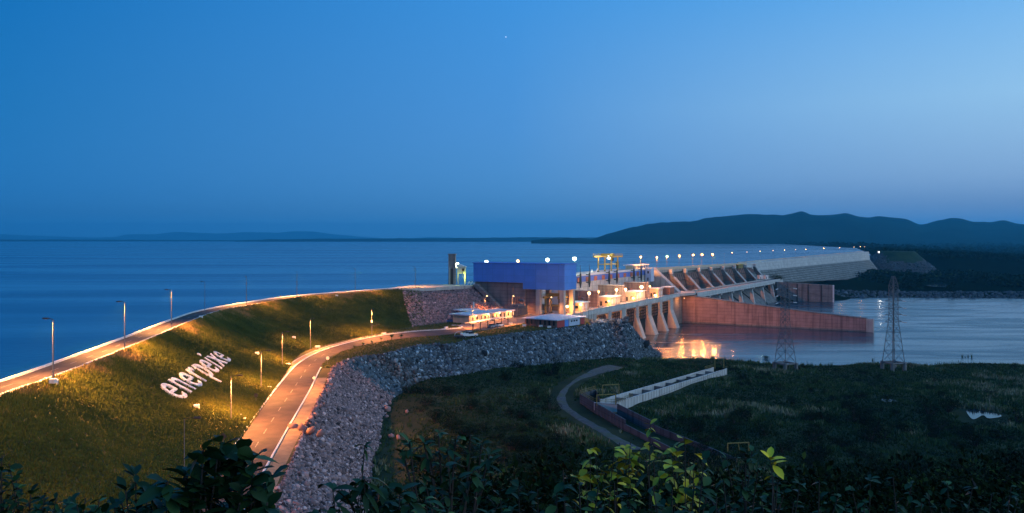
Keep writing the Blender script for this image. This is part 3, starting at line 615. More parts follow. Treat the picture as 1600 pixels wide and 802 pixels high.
for k, x in enumerate((733,738,743)):
    p = Q(x,443.5,410); m_ = MB(); m_.tube((p.x-.7,p.y,4.12),(p.x,p.y,5.7),.12,n=5); m_.tube((p.x+.7,p.y,4.12),(p.x,p.y,5.7),.12,n=5); m_.tube((p.x-1.3,p.y,5.0),(p.x+1.3,p.y,5.0),.1,n=5)
    tag(m_.build('barrier_trestle', M['white']), ['pale trestle barrier nearest the hoist cabin on the crest platform','middle pale trestle barrier on the crest platform','pale trestle barrier nearest the blue hall on the crest platform'][k], 'barrier', 'trestle barriers')

# ---- dividing wall in the river
dv = empty('dividing_wall', A(195,50,-30), 'long reddish concrete wall tapering into the river beyond the tailrace', 'wall')
prof = [(-11,-11.6),(0,-11.8),(16,-13.0),(34,-15),(60,-17.4),(90,-20.2),(113.5,-21.9)]
pts = [tuple(A(195,wv,z)) for wv, z in prof]+[tuple(A(195,113.5,-34)), tuple(A(195,-11,-34))]
MB().prism(pts, A(4.5,0,0)-A(0,0,0)).build('wall_body', M['conc_red'], dv)
cp_ = MB(); cp_.loft([[tuple(A(a,wv,z+dz)) for a, dz in ((194.6,.0),(194.6,.5),(199.9,.5),(199.9,.0))] for wv, z in prof]); cp_.build('coping', M['conc_dark'], dv)
MB().abox(194.2,199.9,113.5,117.5,-34,-21.9).build('end_block', M['conc'], dv)
MB().abox(193.2,194.99,-11,-3.5,-34,-11.0).build('root_pier', M['conc_dark'], dv)
MB().abox(194.7,194.99,-2,113,-30.6,-29.0).build('waterline_band', M['conc_dark'], dv)

# ---- spillway
sp_ = empty('spillway', A(310,-15,-12), 'gated concrete spillway with a row of sloping buttress piers', 'spillway')
K0, K1 = (194,-25), (432,-14)
def KP(f, dw=0, z=0): return A(K0[0]+(K1[0]-K0[0])*f, K0[1]+(K1[1]-K0[1])*f+dw, z)
def kbox(mb, f0, f1, w0, w1, z00, z01, z10, z11):
    return mb.hexa([KP(f0,w0,z00),KP(f0,w1,z00),KP(f1,w1,z10),KP(f1,w0,z10)],[KP(f0,w0,z01),KP(f0,w1,z01),KP(f1,w1,z11),KP(f1,w0,z11)])
kbox(MB(),0,1,-9,0,3.4,6.0,2.2,4.4).build('crest_bridge', M['conc'], sp_); kbox(MB(),0,1,0,.5,5.2,7.2,3.6,5.4).build('bridge_parapet', M['cream'], sp_)
kbox(MB(),0,1,-9,-2,-34,3.38,-34,2.18).build('spillway_body', M['conc_dark'], sp_)
bx = [(1041,1056),(1060,1075),(1079,1095),(1097,1111),(1113,1127),(1129,1142),(1144,1157),(1159,1170),(1171,1183)]
fs_ = []
for (xa, xb) in bx:
    s = s_at(xa,-16); fs_.append((s-K0[0])/(K1[0]-K0[0]))
def zb_(f): return -10.5-2.2*f
for i, f in enumerate(fs_):
    df = .0075; m_ = MB(); prof = [(-2,2.2-1.2*f),(2.5,2.2-1.2*f),(5,-.8-1.6*f),(13.5,zb_(f)),(13.5,zb_(f)-4),(-2,zb_(f)-4)]
    p0 = [tuple(KP(f-df,wv,z)) for wv, z in prof]; m_.prism(p0, KP(f+df,0,0)-KP(f-df,0,0)); m_.build('buttress', M['conc_dark'], sp_)
    m_ = MB(); m_.hexa([KP(f-df*1.2,4.6,-.75-1.6*f),KP(f-df*1.2,13.8,zb_(f)+.05),KP(f+df*1.2,13.8,zb_(f)+.05),KP(f+df*1.2,4.6,-.75-1.6*f)],[KP(f-df*1.2,4.6,-.1-1.6*f),KP(f-df*1.2,13.8,zb_(f)+.6),KP(f+df*1.2,13.8,zb_(f)+.6),KP(f+df*1.2,4.6,-.1-1.6*f)]); m_.build('buttress_cap', M['conc'], sp_)
    kbox(MB(),f-df*.9,f+df*.9,.6,3.2,2.2-1.2*f,5.2-1.6*f,2.2-1.2*f,5.2-1.6*f).build('hoist_pier', M['conc_pale'], sp_)
ed = [0.012]+fs_+[1.0]
for i in range(len(ed)-1):
    f0, f1 = ed[i]+.0085, ed[i+1]-.0085; fm = (f0+f1)/2; g = MB()
    if f1-f0 < .02: continue
    n = 9; rows = []
    for k in range(n):
        a = k/(n-1); wv = .2+3.2*math.sin(a*1.5); z = 2.0-1.4*fm-(11.0)*a
        rows.append([tuple(KP(f0,wv,z)), tuple(KP(f1,wv,z))])
    g.loft(rows); g.build('radial_gate', M['rust'], sp_)
    rb = MB()
    for k in range(1,6):
        f = f0+(f1-f0)*k/6; rb.tube(KP(f,.9,1.8-1.4*fm), KP(f,3.6,-8.5-1.4*fm), .22, n=4)
    rb.tube(KP(f0,2.6,-3-1.4*fm), KP(f1,2.6,-3-1.4*fm), .3, n=4); rb.build('gate_rib', M['dark'], sp_)
    am = MB()
    for f in (f0+.006, f1-.006):
        am.tube(KP(f,2.2,-2-1.4*fm), KP(f,10,-6.5-1.8*fm), .3, n=5); am.tube(KP(f,3.3,-7-1.4*fm), KP(f,10,-6.5-1.8*fm), .3, n=5)
    am.build('gate_arm', M['rust'], sp_)
    ch_ = MB(); ch_.loft([[tuple(KP(f0-.002,wv,z)), tuple(KP(f1+.002,wv,z))] for wv, z in ((2,-9.5-2*fm),(8,-12-1.5*fm),(16,-16),(26,-24),(34,-33))]); ch_.build('chute', M['conc_dark'], sp_)
    kbox(MB(),fm-.012,fm+.012,13.6,15.6,zb_(fm)-.6,zb_(fm)+1.1,zb_(fm)-.6,zb_(fm)+1.1).build('machine_box', M['conc'], sp_)
kbox(MB(),0,1.0,13.6,17,-13,-12.2,-14,-13.2).build('service_walkway', M['conc_dark'], sp_)
# yellow stop-log beam on the crest
yb_ = empty('lifting_beam', KP(.88,1,3), 'yellow stop log lifting beam parked on the spillway crest', 'lifting beam')
kbox(MB(),.855,.915,.6,2.6,.8,4.0,.8,4.0).build('beam_box', M['yellow_dull'], yb_); kbox(MB(),.85,.92,.3,2.9,4.0,4.5,4.0,4.5).build('top_flange', M['yellow'], yb_)
# road bridge over the chute
rb_ = empty('road_bridge', A(330,6,-12), 'low pale concrete road bridge over the spillway chute on leaning piers', 'bridge')
BS, BE = A(203,1,0), A(462,10,0)
def BP(f, dw, z): p = BS.lerp(BE, f); return Vector((p.x+N2[0]*dw, p.y+N2[1]*dw, z))
def bbox_(f0,f1,w0,w1,z00,z01,z10,z11): return MB().hexa([BP(f0,w0,z00),BP(f0,w1,z00),BP(f1,w1,z10),BP(f1,w0,z10)],[BP(f0,w0,z01),BP(f0,w1,z01),BP(f1,w1,z11),BP(f1,w0,z11)])
bbox_(0,1,-4,4,-11.2,-10.0,-12.0,-10.8).build('deck', M['conc_dark'], rb_); bbox_(0,1,3.2,4.2,-13.2,-9.6,-14.0,-10.4).build('girder', M['conc_pale'], rb_)
bbox_(0,1,-4.2,-3.9,-10.0,-9.0,-10.8,-9.8).build('parapet', M['conc'], rb_)
for s in (230,258,290,317,352,388,424):
    f = (s-203)/259; m_ = MB(); m_.hexa([BP(f-.004,2.4,-36),BP(f-.004,7.2,-36),BP(f+.004,7.2,-36),BP(f+.004,2.4,-36)],[BP(f-.004,1.5,-13.2),BP(f-.004,3.1,-13.2),BP(f+.004,3.1,-13.2),BP(f+.004,1.5,-13.2)]); m_.build('bridge_pier', M['conc_pale'], rb_)
    bbox_(f-.006,f+.006,4.2,4.9,-14.4,-13.2,-14.4,-13.2).build('corbel', M['conc'], rb_)
# small pale huts past the bridge
for k, (x, y, sz, lab) in enumerate(((1188,436,3.2,'squat pale hut at far end of the road bridge'),(1197,436,2.2,'narrow white cabinet at far end of the road bridge'))):
    p = Q(x,y,745); o = empty('gate_hut', p, lab, 'hut'); MB().box((p.x,p.y,p.z+1.6),(sz*1.6,sz,3.2),.5).build('wall', M['white'], o); MB().box((p.x,p.y,p.z+3.35),(sz*1.8,sz*1.2,.3),.5).build('roof', M['roof'], o); MB().box((p.x-.2,p.y-sz*.56,p.z+1.1),(.9,.3,2),.5).build('door', M['dark'], o)

# ---- right retaining wall
rw = empty('retaining_wall', P(1255,472,-30), 'dark streaked retaining wall along far side of the chute', 'wall')
wa, wb = Q(1200,440,752), Q(1301,446,730); dr = (wb-wa).normalized(); nrm = Vector((dr.y,-dr.x,0))
m_ = MB(); m_.hexa([(*wa.xy,-36),(*wb.xy,-36),(*(wb-nrm*4).xy,-36),(*(wa-nrm*4).xy,-36)],[(*wa.xy,wa.z),(*wb.xy,wb.z),(*(wb-nrm*4).xy,wb.z),(*(wa-nrm*4).xy,wa.z)]); m_.build('wall_body', M['conc_dark'], rw)
for f in (.12,.3,.45,.62,.82):
    p = wa.lerp(wb,f); q = wa.lerp(wb,f+.018); m_ = MB(); m_.hexa([(*p.xy,-36),(*q.xy,-36),(*(q+nrm*.5).xy,-36),(*(p+nrm*.5).xy,-36)],[(*p.xy,p.z-.4),(*q.xy,q.z-.4),(*(q+nrm*.5).xy,q.z-.4),(*(p+nrm*.5).xy,p.z-.4)]); m_.build('wall_rib', M['dark'], rw)
m_ = MB(); e1 = wb+dr*1.2; m_.hexa([(*(wb+dr*.01).xy,-36),(*e1.xy,-36),(*(e1-nrm*6).xy,-36),(*(wb-nrm*6).xy,-36)],[(*(wb+dr*.01).xy,wb.z-.1),(*e1.xy,wb.z-.1),(*(e1-nrm*6).xy,wb.z-.1),(*(wb-nrm*6).xy,wb.z-.1)]); m_.build('end_face', M['white'], rw)

# ---- far stepped dam
fd = empty('stepped_dam', (400,980,-15), 'far pale dam with a smooth crest band above a stepped face', 'dam')
e0, e1 = KP(1,-1,0), Vector((557,1250,0)); dk_ = (e1-e0).normalized(); nk = Vector((dk_.y,-dk_.x,0))
def FP(f, dw, z): p = e0.lerp(e1,f)+nk*dw; return (p.x,p.y,z)
zc = lambda f: 4.6+4.0*f
fr = [i/40 for i in range(41)]
MB().loft([[FP(f,-7,-30),FP(f,-7,zc(f)),FP(f,0,zc(f)),FP(f,1.5,-3.6-.4*f)] for f in fr]).build('crest_band', M['conc_pale'], fd)
MB().loft([[FP(f,-7.4,zc(f)),FP(f,-7.4,zc(f)+1.1),FP(f,-7,zc(f)+1.1),FP(f,-7,zc(f))] for f in fr]).build('parapet', M['conc'], fd)
st = MB(); rows = []
for f in fr:
    zt_, zb2 = -3.6-.4*f, -14.5-17.5*f; n = 16; r_ = []
    for k in range(n):
        z0_ = zt_+(zb2-zt_)*k/n; z1_ = zt_+(zb2-zt_)*(k+1)/n; wv = 2.2+ (zt_-z0_)*.75; r_ += [FP(f,wv,z0_),FP(f,wv,z1_)]
    rows.append([FP(f,1.5,zt_)]+r_)
st.loft(rows); st.build('stepped_face', M['conc_step'], fd)
en = MB(); en.prism([FP(1,-7,-34),FP(1,-7,zc(1)),FP(1,0,zc(1)),FP(1,1.6,-4),FP(1,24,-34)], dk_*3); en.build('end_wall', M['conc_pale'], fd)
# abutment mound
ab = Vector((612,1275,0)); V = []; nr, na = 26, 64
for i in range(nr):
    for j in range(na):
        a = 2*math.pi*j/na; r = i/(nr-1); rx, ry = 78*r, 62*r; x = ab.x+rx*math.cos(a); y = ab.y+ry*math.sin(a)
        zz = 8.6-46*max(0,(r-.36)/.64)**1.0; V.append((x,y,zz+1.2*float(fbm(np.array([x]),np.array([y]),4,3,.08)[0])))
Fm = np.array([(i*na+j,i*na+(j+1)%na,(i+1)*na+(j+1)%na,(i+1)*na+j) for i in range(nr-1) for j in range(na)])
ob = npmesh('abutment_mound', np.array(V), Fm, [M['rockbase'], M['moundgrass']], smooth=True); struct(ob)
ctr = np.array(V)[Fm].mean(1); mi = ((ctr[:,0] > ab.x-28) & (ctr[:,2] > -7+9*fbm(ctr[:,0],ctr[:,1],9,3,.03))).astype(np.int32); ob.data.polygons.foreach_set('material_index', mi)
# ================================================================== LAMPS
ORG = (1,.33,.075); AMB = (1,.40,.10); TAL = (1,.52,.26); GRN = (.72,1,.62); WHT = (1,.97,.86); YEL = (1,.85,.45)
M['bulb_o'] = emit('sodium_glow', (1,.58,.26), 5); M['bulb_a'] = emit('amber_glow', (1,.74,.48), 9); M['bulb_g'] = emit('mercury_glow', (.82,1,.80), 11); M['bulb_w'] = emit('white_glow', (1,.97,.85), 11); M['bulb_off'] = mat('lamp_lens', (.3,.28,.25), None, rough=.3)
M['bulb_dim'] = emit('dim_sodium_glow', (1,.5,.2), .7)
BULB = {ORG:'bulb_o', TAL:'bulb_o', AMB:'bulb_a', GRN:'bulb_g', WHT:'bulb_w', YEL:'bulb_w'}
def light(name, p, col, e, parent, size=.25, spot=None, target=None, blend=.6):
    l = bpy.data.lights.new(name, 'SPOT' if spot else 'POINT'); l.energy = e; l.color = col; l.shadow_soft_size = size
    o = bpy.data.objects.new(name, l); COL.objects.link(o); o.parent = parent; o.location = Vector(p)-wpos(parent)
    if spot:
        l.spot_size = R(spot); l.spot_blend = blend; o.rotation_euler = (Vector(target)-Vector(p)).to_track_quat('-Z','Y').to_euler()
    return o
def street_lamp(base, H, ang, label, group, col=ORG, e=0, bulb_r=.16, arm=1.5, r=.11, block=False, lens=None, spot=None, aim=.6):
    o = empty('street_lamp', base, label, 'street lamp', group); b = Vector(base); d = Vector((math.cos(ang), math.sin(ang), 0))
    if block: MB().box((b.x,b.y,b.z+.2),(.9,.9,.75)).build('footing', M['white'], o, bevel=.04)
    MB().tube(b, b+Vector((0,0,H)), r, r*.62, 8).build('pole', M['steel'], o)
    t = b+Vector((0,0,H)); MB().path([t, t+d*.4*arm+Vector((0,0,.18)), t+d*arm+Vector((0,0,.2))], r*.5, r*.4, 6).build('arm', M['dark'], o)
    hd = t+d*(arm+.35)+Vector((0,0,.22)); MB().box(tuple(hd),(.95,.42,.2), ang).build('lamp_head', M['dark'], o)
    MB().ball((hd.x,hd.y,hd.z-.07), bulb_r*.8, 8, 6, .6).build('bulb', M[lens] if lens else M[BULB[col]] if e else M['bulb_off'], o)
    if e: light('lamp_light', (hd.x,hd.y,hd.z-.45), col, e, o, .3, *((spot, (hd.x+d.x*aim, hd.y+d.y*aim, hd.z-9)) if spot else (None, None)))
    return o
def globe_lamp(base, H, label, group, col=ORG, e=0, br=.5, r=.12, name='globe_lamp', double=False, bulb=None, off=False):
    o = empty(name, base, label, 'lamp', group); b = Vector(base)
    MB().tube(b, b+Vector((0,0,H-br)), r, r*.7, 6).build('pole', M['steel'], o)
    MB().tube(b, b+Vector((0,0,.25)), r*2.6, r*2.6, 8).build('base', M['conc'], o)
    c = b+Vector((0,0,H)); MB().ball(tuple(c), br, 10, 8).build('bulb', M['bulb_off'] if off else M[bulb or BULB[col]], o, smooth=True)
    MB().tube(c+Vector((0,0,br*.9)), c+Vector((0,0,br*1.25)), br*.55, br*.2, 8).build('cap', M['dark'], o)
    if e: light('lamp_light', c+Vector((N2[0],N2[1],-.3))*(br*1.5), col, e, o, br)
    return o
# crest road lamps
cl_ = [(83,597,500,'white footing, its foot nearest to the lake road bend'),(195,547,473,''),(268,513,454,''),(320,490,441,''),(385,476,433,''),(464,464,426,''),(555,456,421,''),(649,449,418,'')]
clab = ['tall crest road lamp on a white footing, the one closest to the viewer','crest road lamp pole second along the crest, above the dry grass','crest road lamp third along the crest, uphill of the white lettering','thin dark unlit crest lamp, fourth along the crest at the bend','crest road lamp fifth along the crest, just past the bend','crest road lamp sixth along the crest','crest road lamp seventh along the crest','crest road lamp eighth, last before the gate tower']
for i, ((x,y,yt,_), lb) in enumerate(zip(cl_, clab)):
    p = P(x,y,4.0); tang = math.radians([170,172,172,150,120,105,115,125][i]); H = (y-yt)*p.y/F
    street_lamp(p, H, tang, lb, 'lamps along the crest road', AMB, block=(i == 0), spot=148, aim=-1.0, e=[80000,95000,75000,0,70000,75000,75000,18000][i], arm=1.0, r=.13 if i != 3 else .08, lens=None if i == 3 else 'bulb_dim')
for k, (yy,) in enumerate(((86,),(52,))):
    i = int(np.argmin(abs(cr_d[:,1]-yy))); p = Vector(cr_d[i]); street_lamp(p, 9.9, R(170), ['crest road lamp just outside the frame, before the first one','crest road lamp farther outside the frame near the hillside'][k], 'lamps along the crest road', AMB, 15000, arm=1.6, r=.14, lens='bulb_dim')
# lower road lamps
ll = [(288,752,655,'thin unlit lower road lamp behind the dark shrub'),(361,665,588,'lower road lamp with bright shaft, beside the two pale drain blocks'),(408,612,549,'lower road lamp second up from the dark shrub, by the round road sign'),(441,574,519,'lower road lamp third up the road, with a pale block at its foot'),(485,546,498,'lower road lamp fourth up the road'),(581,526,483,'lower road lamp fifth, with a small white box on its shaft')]
for i, (x,y,yt,lb) in enumerate(ll):
    p = P(x,y,-8.9) if i else P(288,752,-6.0); H = (y-yt)*p.y/F
    ang = R([-5,-8,-8,-20,-40,-60][i]); o = street_lamp(p, H, ang, lb, 'lamps along the lower road', ORG, [0,62000,58000,56000,54000,62000][i], arm=1.5, r=.12 if i else .07, lens='bulb_dim' if i else None, block=False, spot=162, aim=.4)
    if i == 5: MB().box((p.x,p.y-.25,p.z+H*.55),(.6,.3,.8)).build('control_box', M['white'], o)
for k, (x, y) in enumerate(((-36.5,62),)): street_lamp((x,y,-8.9), 9.9, R(0), 'lower road lamp below the frame near the hillside', 'lamps along the lower road', ORG, 20000, arm=1.4, r=.13, lens='bulb_dim')
# yard lamps
for i,(x,yt,yb,lb,e) in enumerate(((757.5,463,493,'yard lamp behind the long low building, nearest the rock facing',16000),(800.5,463,491,'yard lamp beside the lit transformer',14000),(859.5,465,494,'yard lamp among the columns below the blue hall',9000))):
    p = P(x,yb,-9); street_lamp(p, (yb-yt)*p.y/F, R(-60 if i else -30), lb, 'lamps in the yard', ORG, e, bulb_r=.55, arm=.9, r=.16, spot=150)
p = P(738.5,514,-9); street_lamp(p, 8.2, R(-20), 'slim yard lamp pole before the corner of the long low building', 'lamps in the yard', ORG, 26000, bulb_r=.25, arm=1.0, r=.12, spot=152, lens='bulb_dim')
p = P(808,508,-9); street_lamp(p, 7.5, R(160), 'added yard lamp pole between car shelter and flat office', 'lamps in the yard', ORG, 15000, bulb_r=.2, arm=1.0, r=.1, spot=150, lens='bulb_dim')  # lamp pole added to light the lawn by the office
# deck lamps
dl = [(918,458,-1.2,.75,12500,'tall bright globe lamp on a dark pole at the brink of the rock mound'),(935,456,-1.2,.42,7000,'slim lamp at the outer corner of the nearest fire wall'),(963,453,-1.2,.72,19000,'bright globe lamp in front of the middle fire wall'),(977,452,-1.2,.65,14000,'globe lamp at the outer corner of the middle fire wall'),(1002,448.5,-1.2,1.0,17000,'biggest brightest floodlight globe, in front of the farthest fire wall'),(1015,447.5,-1.2,.5,8000,'tall globe lamp beyond the farthest fire wall'),
      (886,479,-2.0,.7,6500,'low bright lamp between the hall columns'),(907,476,-1.6,.65,6500,'low bright lamp just beyond the hall columns'),(951,470.5,-1.6,.6,7000,'low bright lamp beside the first white roofed building'),(989,466,-1.6,.7,7500,'low bright lamp before the middle white roofed building'),(1024,462,-1.6,.95,9000,'low bright lamp at the curved end of the deck')]
for x,y,wv,br,e,lb in dl:
    s = s_at(x,wv); p = A(s,wv,-9) if x != 918 else P(920,503.5,-9.05); H = z_at(y,p)-p.z; e = e*1.0
    o = globe_lamp(p, max(H,1.2), lb, 'lamps on the powerhouse deck', TAL if e > 12000 else ORG, e, br if x != 918 else .62)
    if x == 1002: light('flood_light', A(s+2,.8,z_at(y,p)), ORG, 60000, o, 1.0, 75, A(196,48,-24), .8)
# unseen lamps added to light the pier sides in the tailrace bays
for i in range(6):
    s = PS[i+1]-9; o = empty('added_bay_light', A(PS[i]+4.2,-.7,-13.9), 'unseen amber light added on the pier side in tailrace bay '+['nearest the rock mound','second from the rock mound','third from the rock mound','fourth from the rock mound','fifth from the rock mound','nearest the red wall'][i], 'lamp', 'added lights under the deck')
    s = PS[i]+(3.3 if i % 2 == 0 else 2.3)+.45; MB().abox(s-.43,s-.03,-.95,-.55,-14.1,-13.7).build('housing', M['dark'], o); MB().ball(tuple(A(s,-.45,-13.9)), .12, 8, 6).build('bulb', M['bulb_dim'], o); light('lamp_light', A(s+.6,-.45,-14.8), (1,.30,.05), 6500, o, .3)
s = 186; o = empty('added_bay_light', A(s,1,-12.3), 'unseen amber light added at the foot of the deck corner beside the red wall', 'lamp', 'added lights under the deck'); MB().abox(s-.3,s+.3,.7,1.3,-12.3,-12.0).build('housing', M['dark'], o); MB().ball(tuple(A(s,1,-12.45)), .25, 8, 6).build('bulb', M['bulb_o'], o); light('lamp_light', A(s-3,1.2,-14), ORG, 2600, o, .3)
# roof floods behind the hall
for i,(x,y,c,br,lb) in enumerate(((760,409.8,GRN,1.05,'green white floodlight behind the blue hall, at its lake end'),(809,408,ORG,.75,'orange lamp behind the middle of the blue hall roof'),(855.4,406,GRN,.95,'green white floodlight behind the blue hall roof, second from the crane'),(897.6,404.5,GRN,1.0,'green white floodlight behind the blue hall corner nearest the crane'))):
    wv = -53 if i < 3 else -48; t = (x-800)/F; s = max(s_at(x,wv), 15) if i == 3 else 18
    Yd = 440 + i*3; p = Q(x,y,Yd)
    o = globe_lamp((p.x,p.y,6.2), p.z-6.2, lb, 'floodlights behind the blue hall', c, 9000 if c != ORG else 1800, br)
light('deck_light', Q(897.6,407,470), WHT, 14000, o, .5)
p = A(gs-1.5,-28.6,0); o = empty('crane_light', (p.x,p.y,13), 'brilliant floodlight slung under the gantry crane girder', 'lamp'); q = Q(951,402.3,p.y)
MB().box((q.x,q.y+.5,q.z+.3),(1.6,.7,1.4)).build('housing', M['dark'], o); MB().ball(tuple(q), 1.05, 10, 8).build('bulb', M['bulb_w'], o); light('lamp_light', q+Vector((.4,-1.6,-.6)), YEL, 6000, o, .5)
light('back_light', q+Vector((-1,2.2,1.2)), YEL, 3000, o, .5)
gq = Vector((gp.x+2.75,gp.y-.6,4.1+9.8)); o = empty('tower_light', gq, 'glaring greenish floodlight on the side of the gate tower', 'lamp'); MB().box(tuple(gq+Vector((-.5,.3,.3))),(.7,.5,1.2)).build('bracket', M['steel'], o)
MB().ball(tuple(gq), .95, 10, 8, 1.5).build('bulb', emit('yellow_green_glow',(.95,1,.55),9), o); light('lamp_light', gq+Vector((.9,-1.6,.2)), (.80,1,.10), 2200, o, .4); light('lamp_light', gq+Vector((3.2,-3.4,-5.5)), (.80,1,.10), 1500, o, .4)
# spillway crest lamps, then the far dam lamps
sp_l = [(1005,401.6,420,AMB,.62),(1026,402,421,ORG,.5),(1042,400.6,421,(.35,1,.55),.72),(1061,399.6,419,ORG,.72),(1082.5,398.6,417,ORG,.66),(1096.5,398,416,ORG,.85),(1113,397.5,414,ORG,.85)]
M['bulb_mound'] = emit('mound_lamp_glow', (1,.92,.8), 2.2); M['bulb_far'] = emit('far_lamp_glow', (1,.62,.34), 3.2); M['bulb_sp'] = emit('spillway_lamp_glow', (1,.50,.20), 2.6); M['bulb_gr'] = emit('green_glow', (.35,1,.6), 5)
col_words = ['amber','dim amber','green','orange','orange','large orange','large orange']
for i,(x,y,yb,c,br) in enumerate(sp_l):
    s = s_at(x,-26); p = A(s,-26-(0 if i else 2),0); zb = z_at(yb,p)
    lb = ['amber crest lamp above the pale control house','dim amber crest lamp between control house and the green lamp','single green crest lamp above the spillway','orange crest lamp just beyond the green one','orange crest lamp in the middle of the spillway row','large orange crest lamp, second last of the spillway row','large orange crest lamp, last of the spillway row'][i]
    globe_lamp((p.x,p.y,zb), z_at(y,p)-zb, lb, 'lamps along the spillway crest', c if c in BULB else ORG, 30000, br, bulb='bulb_gr' if i == 2 else 'bulb_sp')
for i,(x,y,yb,br,e,lit) in enumerate(((1131.5,396.5,411,.3,0,0),(1143.7,395,410,.5,1200,1),(1167,394,408,.46,0,1),(1188,392.6,406,.5,1200,1),(1208,391.7,405,.6,0,1),(1226,391,404,.5,1200,1),(1243,390.2,403,.52,0,1),(1259,389.6,402,.52,1200,1),(1273,390.2,400.5,.3,0,0),(1287,388.2,399.5,.6,1200,1),(1312,387,397.5,.65,1200,1),(1334.5,386.2,396,.66,0,1),(1344,385.6,395,.66,1200,1),(1351,385.8,394,.5,0,1))):
    f = i/13; k = min(1,max(0,(x-1161)/196)); pl = KP(1,-4,0).lerp(Vector(FP(1,-3,0)), 0); t = (x-800)/F
    # station along the far crest seen at this column
    best = min((j/400 for j in range(401)), key=lambda q_: abs(Vector(FP(q_,-4,0)).x/Vector(FP(q_,-4,0)).y-t)); pp = Vector(FP(best,-4,0))
    if x < 1165: ss = s_at(x,-22); pp = A(ss,-22,0)
    zb = z_at(yb,pp)-.5
    globe_lamp((pp.x,pp.y,zb), z_at(y,pp)-zb, ('small unlit crest lamp' if not lit else 'small far dam crest lamp')+', '+(ords+['fourteenth'])[i]+' counting out from the spillway row', 'lamps along the far dam', AMB if i != 3 else GRN, e, br*.72, r=.1, off=not lit, bulb='bulb_far')
p = Q(1373,394,1215); globe_lamp((p.x,p.y,p.z-4), 4, 'bright solitary lamp on the rocky mound at the far end of the dam', None, WHT, 3000, 1.25, bulb='bulb_mound')
st_ = tag(MB().ball(tuple(Q(790.5,58,20500)), 10, 8, 6).build('evening_star', emit('starlight',(.9,.95,1),1.4)), 'tiny white star high in the blue dusk sky', 'star')

# ================================================================== YARD BUILDINGS, SHELTER, VEHICLES
def gbox(a, b, depth, z0, z1):       # box with front edge from a to b, running back by depth
    a = Vector(a); b = Vector(b); d = (b-a).normalized(); nn = Vector((-d.y,d.x,0)) ; c = [a, b, b+nn*depth, a+nn*depth]
    return MB().hexa([(p.x,p.y,z0) for p in c],[(p.x,p.y,z1) for p in c])
of = empty('flat_office', P(862,508,-9), 'low flat office with pale blue roof, red end panel and brick front, below the hall', 'building')
fa, fb = P(820,508.5,-9), P(870,512.5,-9); fr_d = (fb-fa).normalized(); rr_ = P(914,506,-9); 
dp = (rr_-fb).length; rd = (rr_-fb).normalized()
def obox(u0,u1,v0,v1,z0,z1):
    q = [fa+fr_d*u0+rd*v0, fa+fr_d*u1+rd*v0, fa+fr_d*u1+rd*v1, fa+fr_d*u0+rd*v1]; return MB().hexa([(p.x,p.y,z0) for p in q],[(p.x,p.y,z1) for p in q])
LW = (fb-fa).length
obox(0,LW,0,dp,-9,-6.1).build('wall', M['brick'], of); obox(-.9,LW+.7,-.9,dp+.7,-6.1,-5.7).build('roof', M['roof'], of)
for k in range(7): obox(.8+k*LW/7.2,.8+k*LW/7.2+.9,-.07,0,-8.2,-6.3).build('window', M['glass'], of)
for k in range(4): obox(1.9+k*LW/4.2,2.3+k*LW/4.2,-.35,0,-8.98,-6.2).build('pier', M['brick'], of)
obox(LW,LW+.08,.3,dp*.26,-8.99,-6.2).build('red_panel', M['redpaint'], of); obox(LW,LW+.08,dp*.27,dp*.40,-8.99,-6.2).build('dark_panel', M['blue'], of); obox(LW,LW+.10,dp*.42,dp*.80,-8.99,-6.2).build('pale_panel', M['wall_paint'], of); obox(LW,LW+.08,dp*.84,dp*.97,-8.99,-6.2).build('red_panel', M['redpaint'], of)
for k in range(3): obox(LW+.1,LW+.14,dp*(.48+.09*k),dp*(.54+.09*k),-7.4,-6.7).build('window', M['glass'], of)
for k,(x,y) in enumerate(((819,510),(845,511),(858,512.5),(882,510),(798,507))):
    p = P(x,y,-9); tag(MB().box((p.x,p.y,-8.7),(1.5,.7,.6), .2).box((p.x,p.y,-8.3),(1.6,.8,.2), .2).build('planter', M['white']), ['white planter at the outer corner of the flat office','white planter before the middle of the office front','white planter near the office front corner','white planter beside the office red panel','white planter on the lawn between car shelter and office'][k], 'planter', 'white planters')
lb_ = empty('long_building', P(760,505,-9), 'long low cream building with a lit pale roof behind the car shelter', 'building')
a1, b1_ = P(733,506,-9), P(800,497,-9)
gbox(a1,b1_,9,-9,-5.6).build('wall', M['cream'], lb_); d_ = (b1_-a1).normalized(); gbox(a1-d_*1.2-Vector((-d_.y,d_.x,0))*1.3, b1_+d_*.8-Vector((-d_.y,d_.x,0))*1.3, 11.5, -5.6,-5.1).build('roof', M['roof'], lb_)
Lb = (b1_-a1).length
for k in range(10):
    u = 2+k*(Lb-4)/9.5; nn = Vector((-d_.y,d_.x,0)); q = a1+d_*u-nn*.06
    gbox(q,q+d_*(1.0 if k%3 else 1.1),.058,-8.95 if k%3==2 else -7.7,-6.2).build('door' if k%3==2 else 'window', M['dark'] if k%3==2 else M['glass'], lb_)
for k in range(6):
    q = a1+d_*(.5+k*(Lb-1)/5)-Vector((-d_.y,d_.x,0))*1.1; MB().tube(q,q+Vector((0,0,3.4)),.12,n=6).build('post', M['white'], lb_)
for k in range(4):
    q = a1+d_*(3+k*(Lb-6)/3)-Vector((-d_.y,d_.x,0))*1.5+Vector((0,0,3.2)); MB().box(tuple(q),(.5,.3,.16),.3).build('added_eave_lamp', M['bulb_a'], lb_); light('added_eave_light', q-Vector((0,0,.35)), ORG, 1500, lb_, .2)  # unseen eave lamps added to brighten the yard front
sh = empty('guard_shed', P(731,497,-9), 'small flat roofed shed with a flue behind the long low building', 'shed')
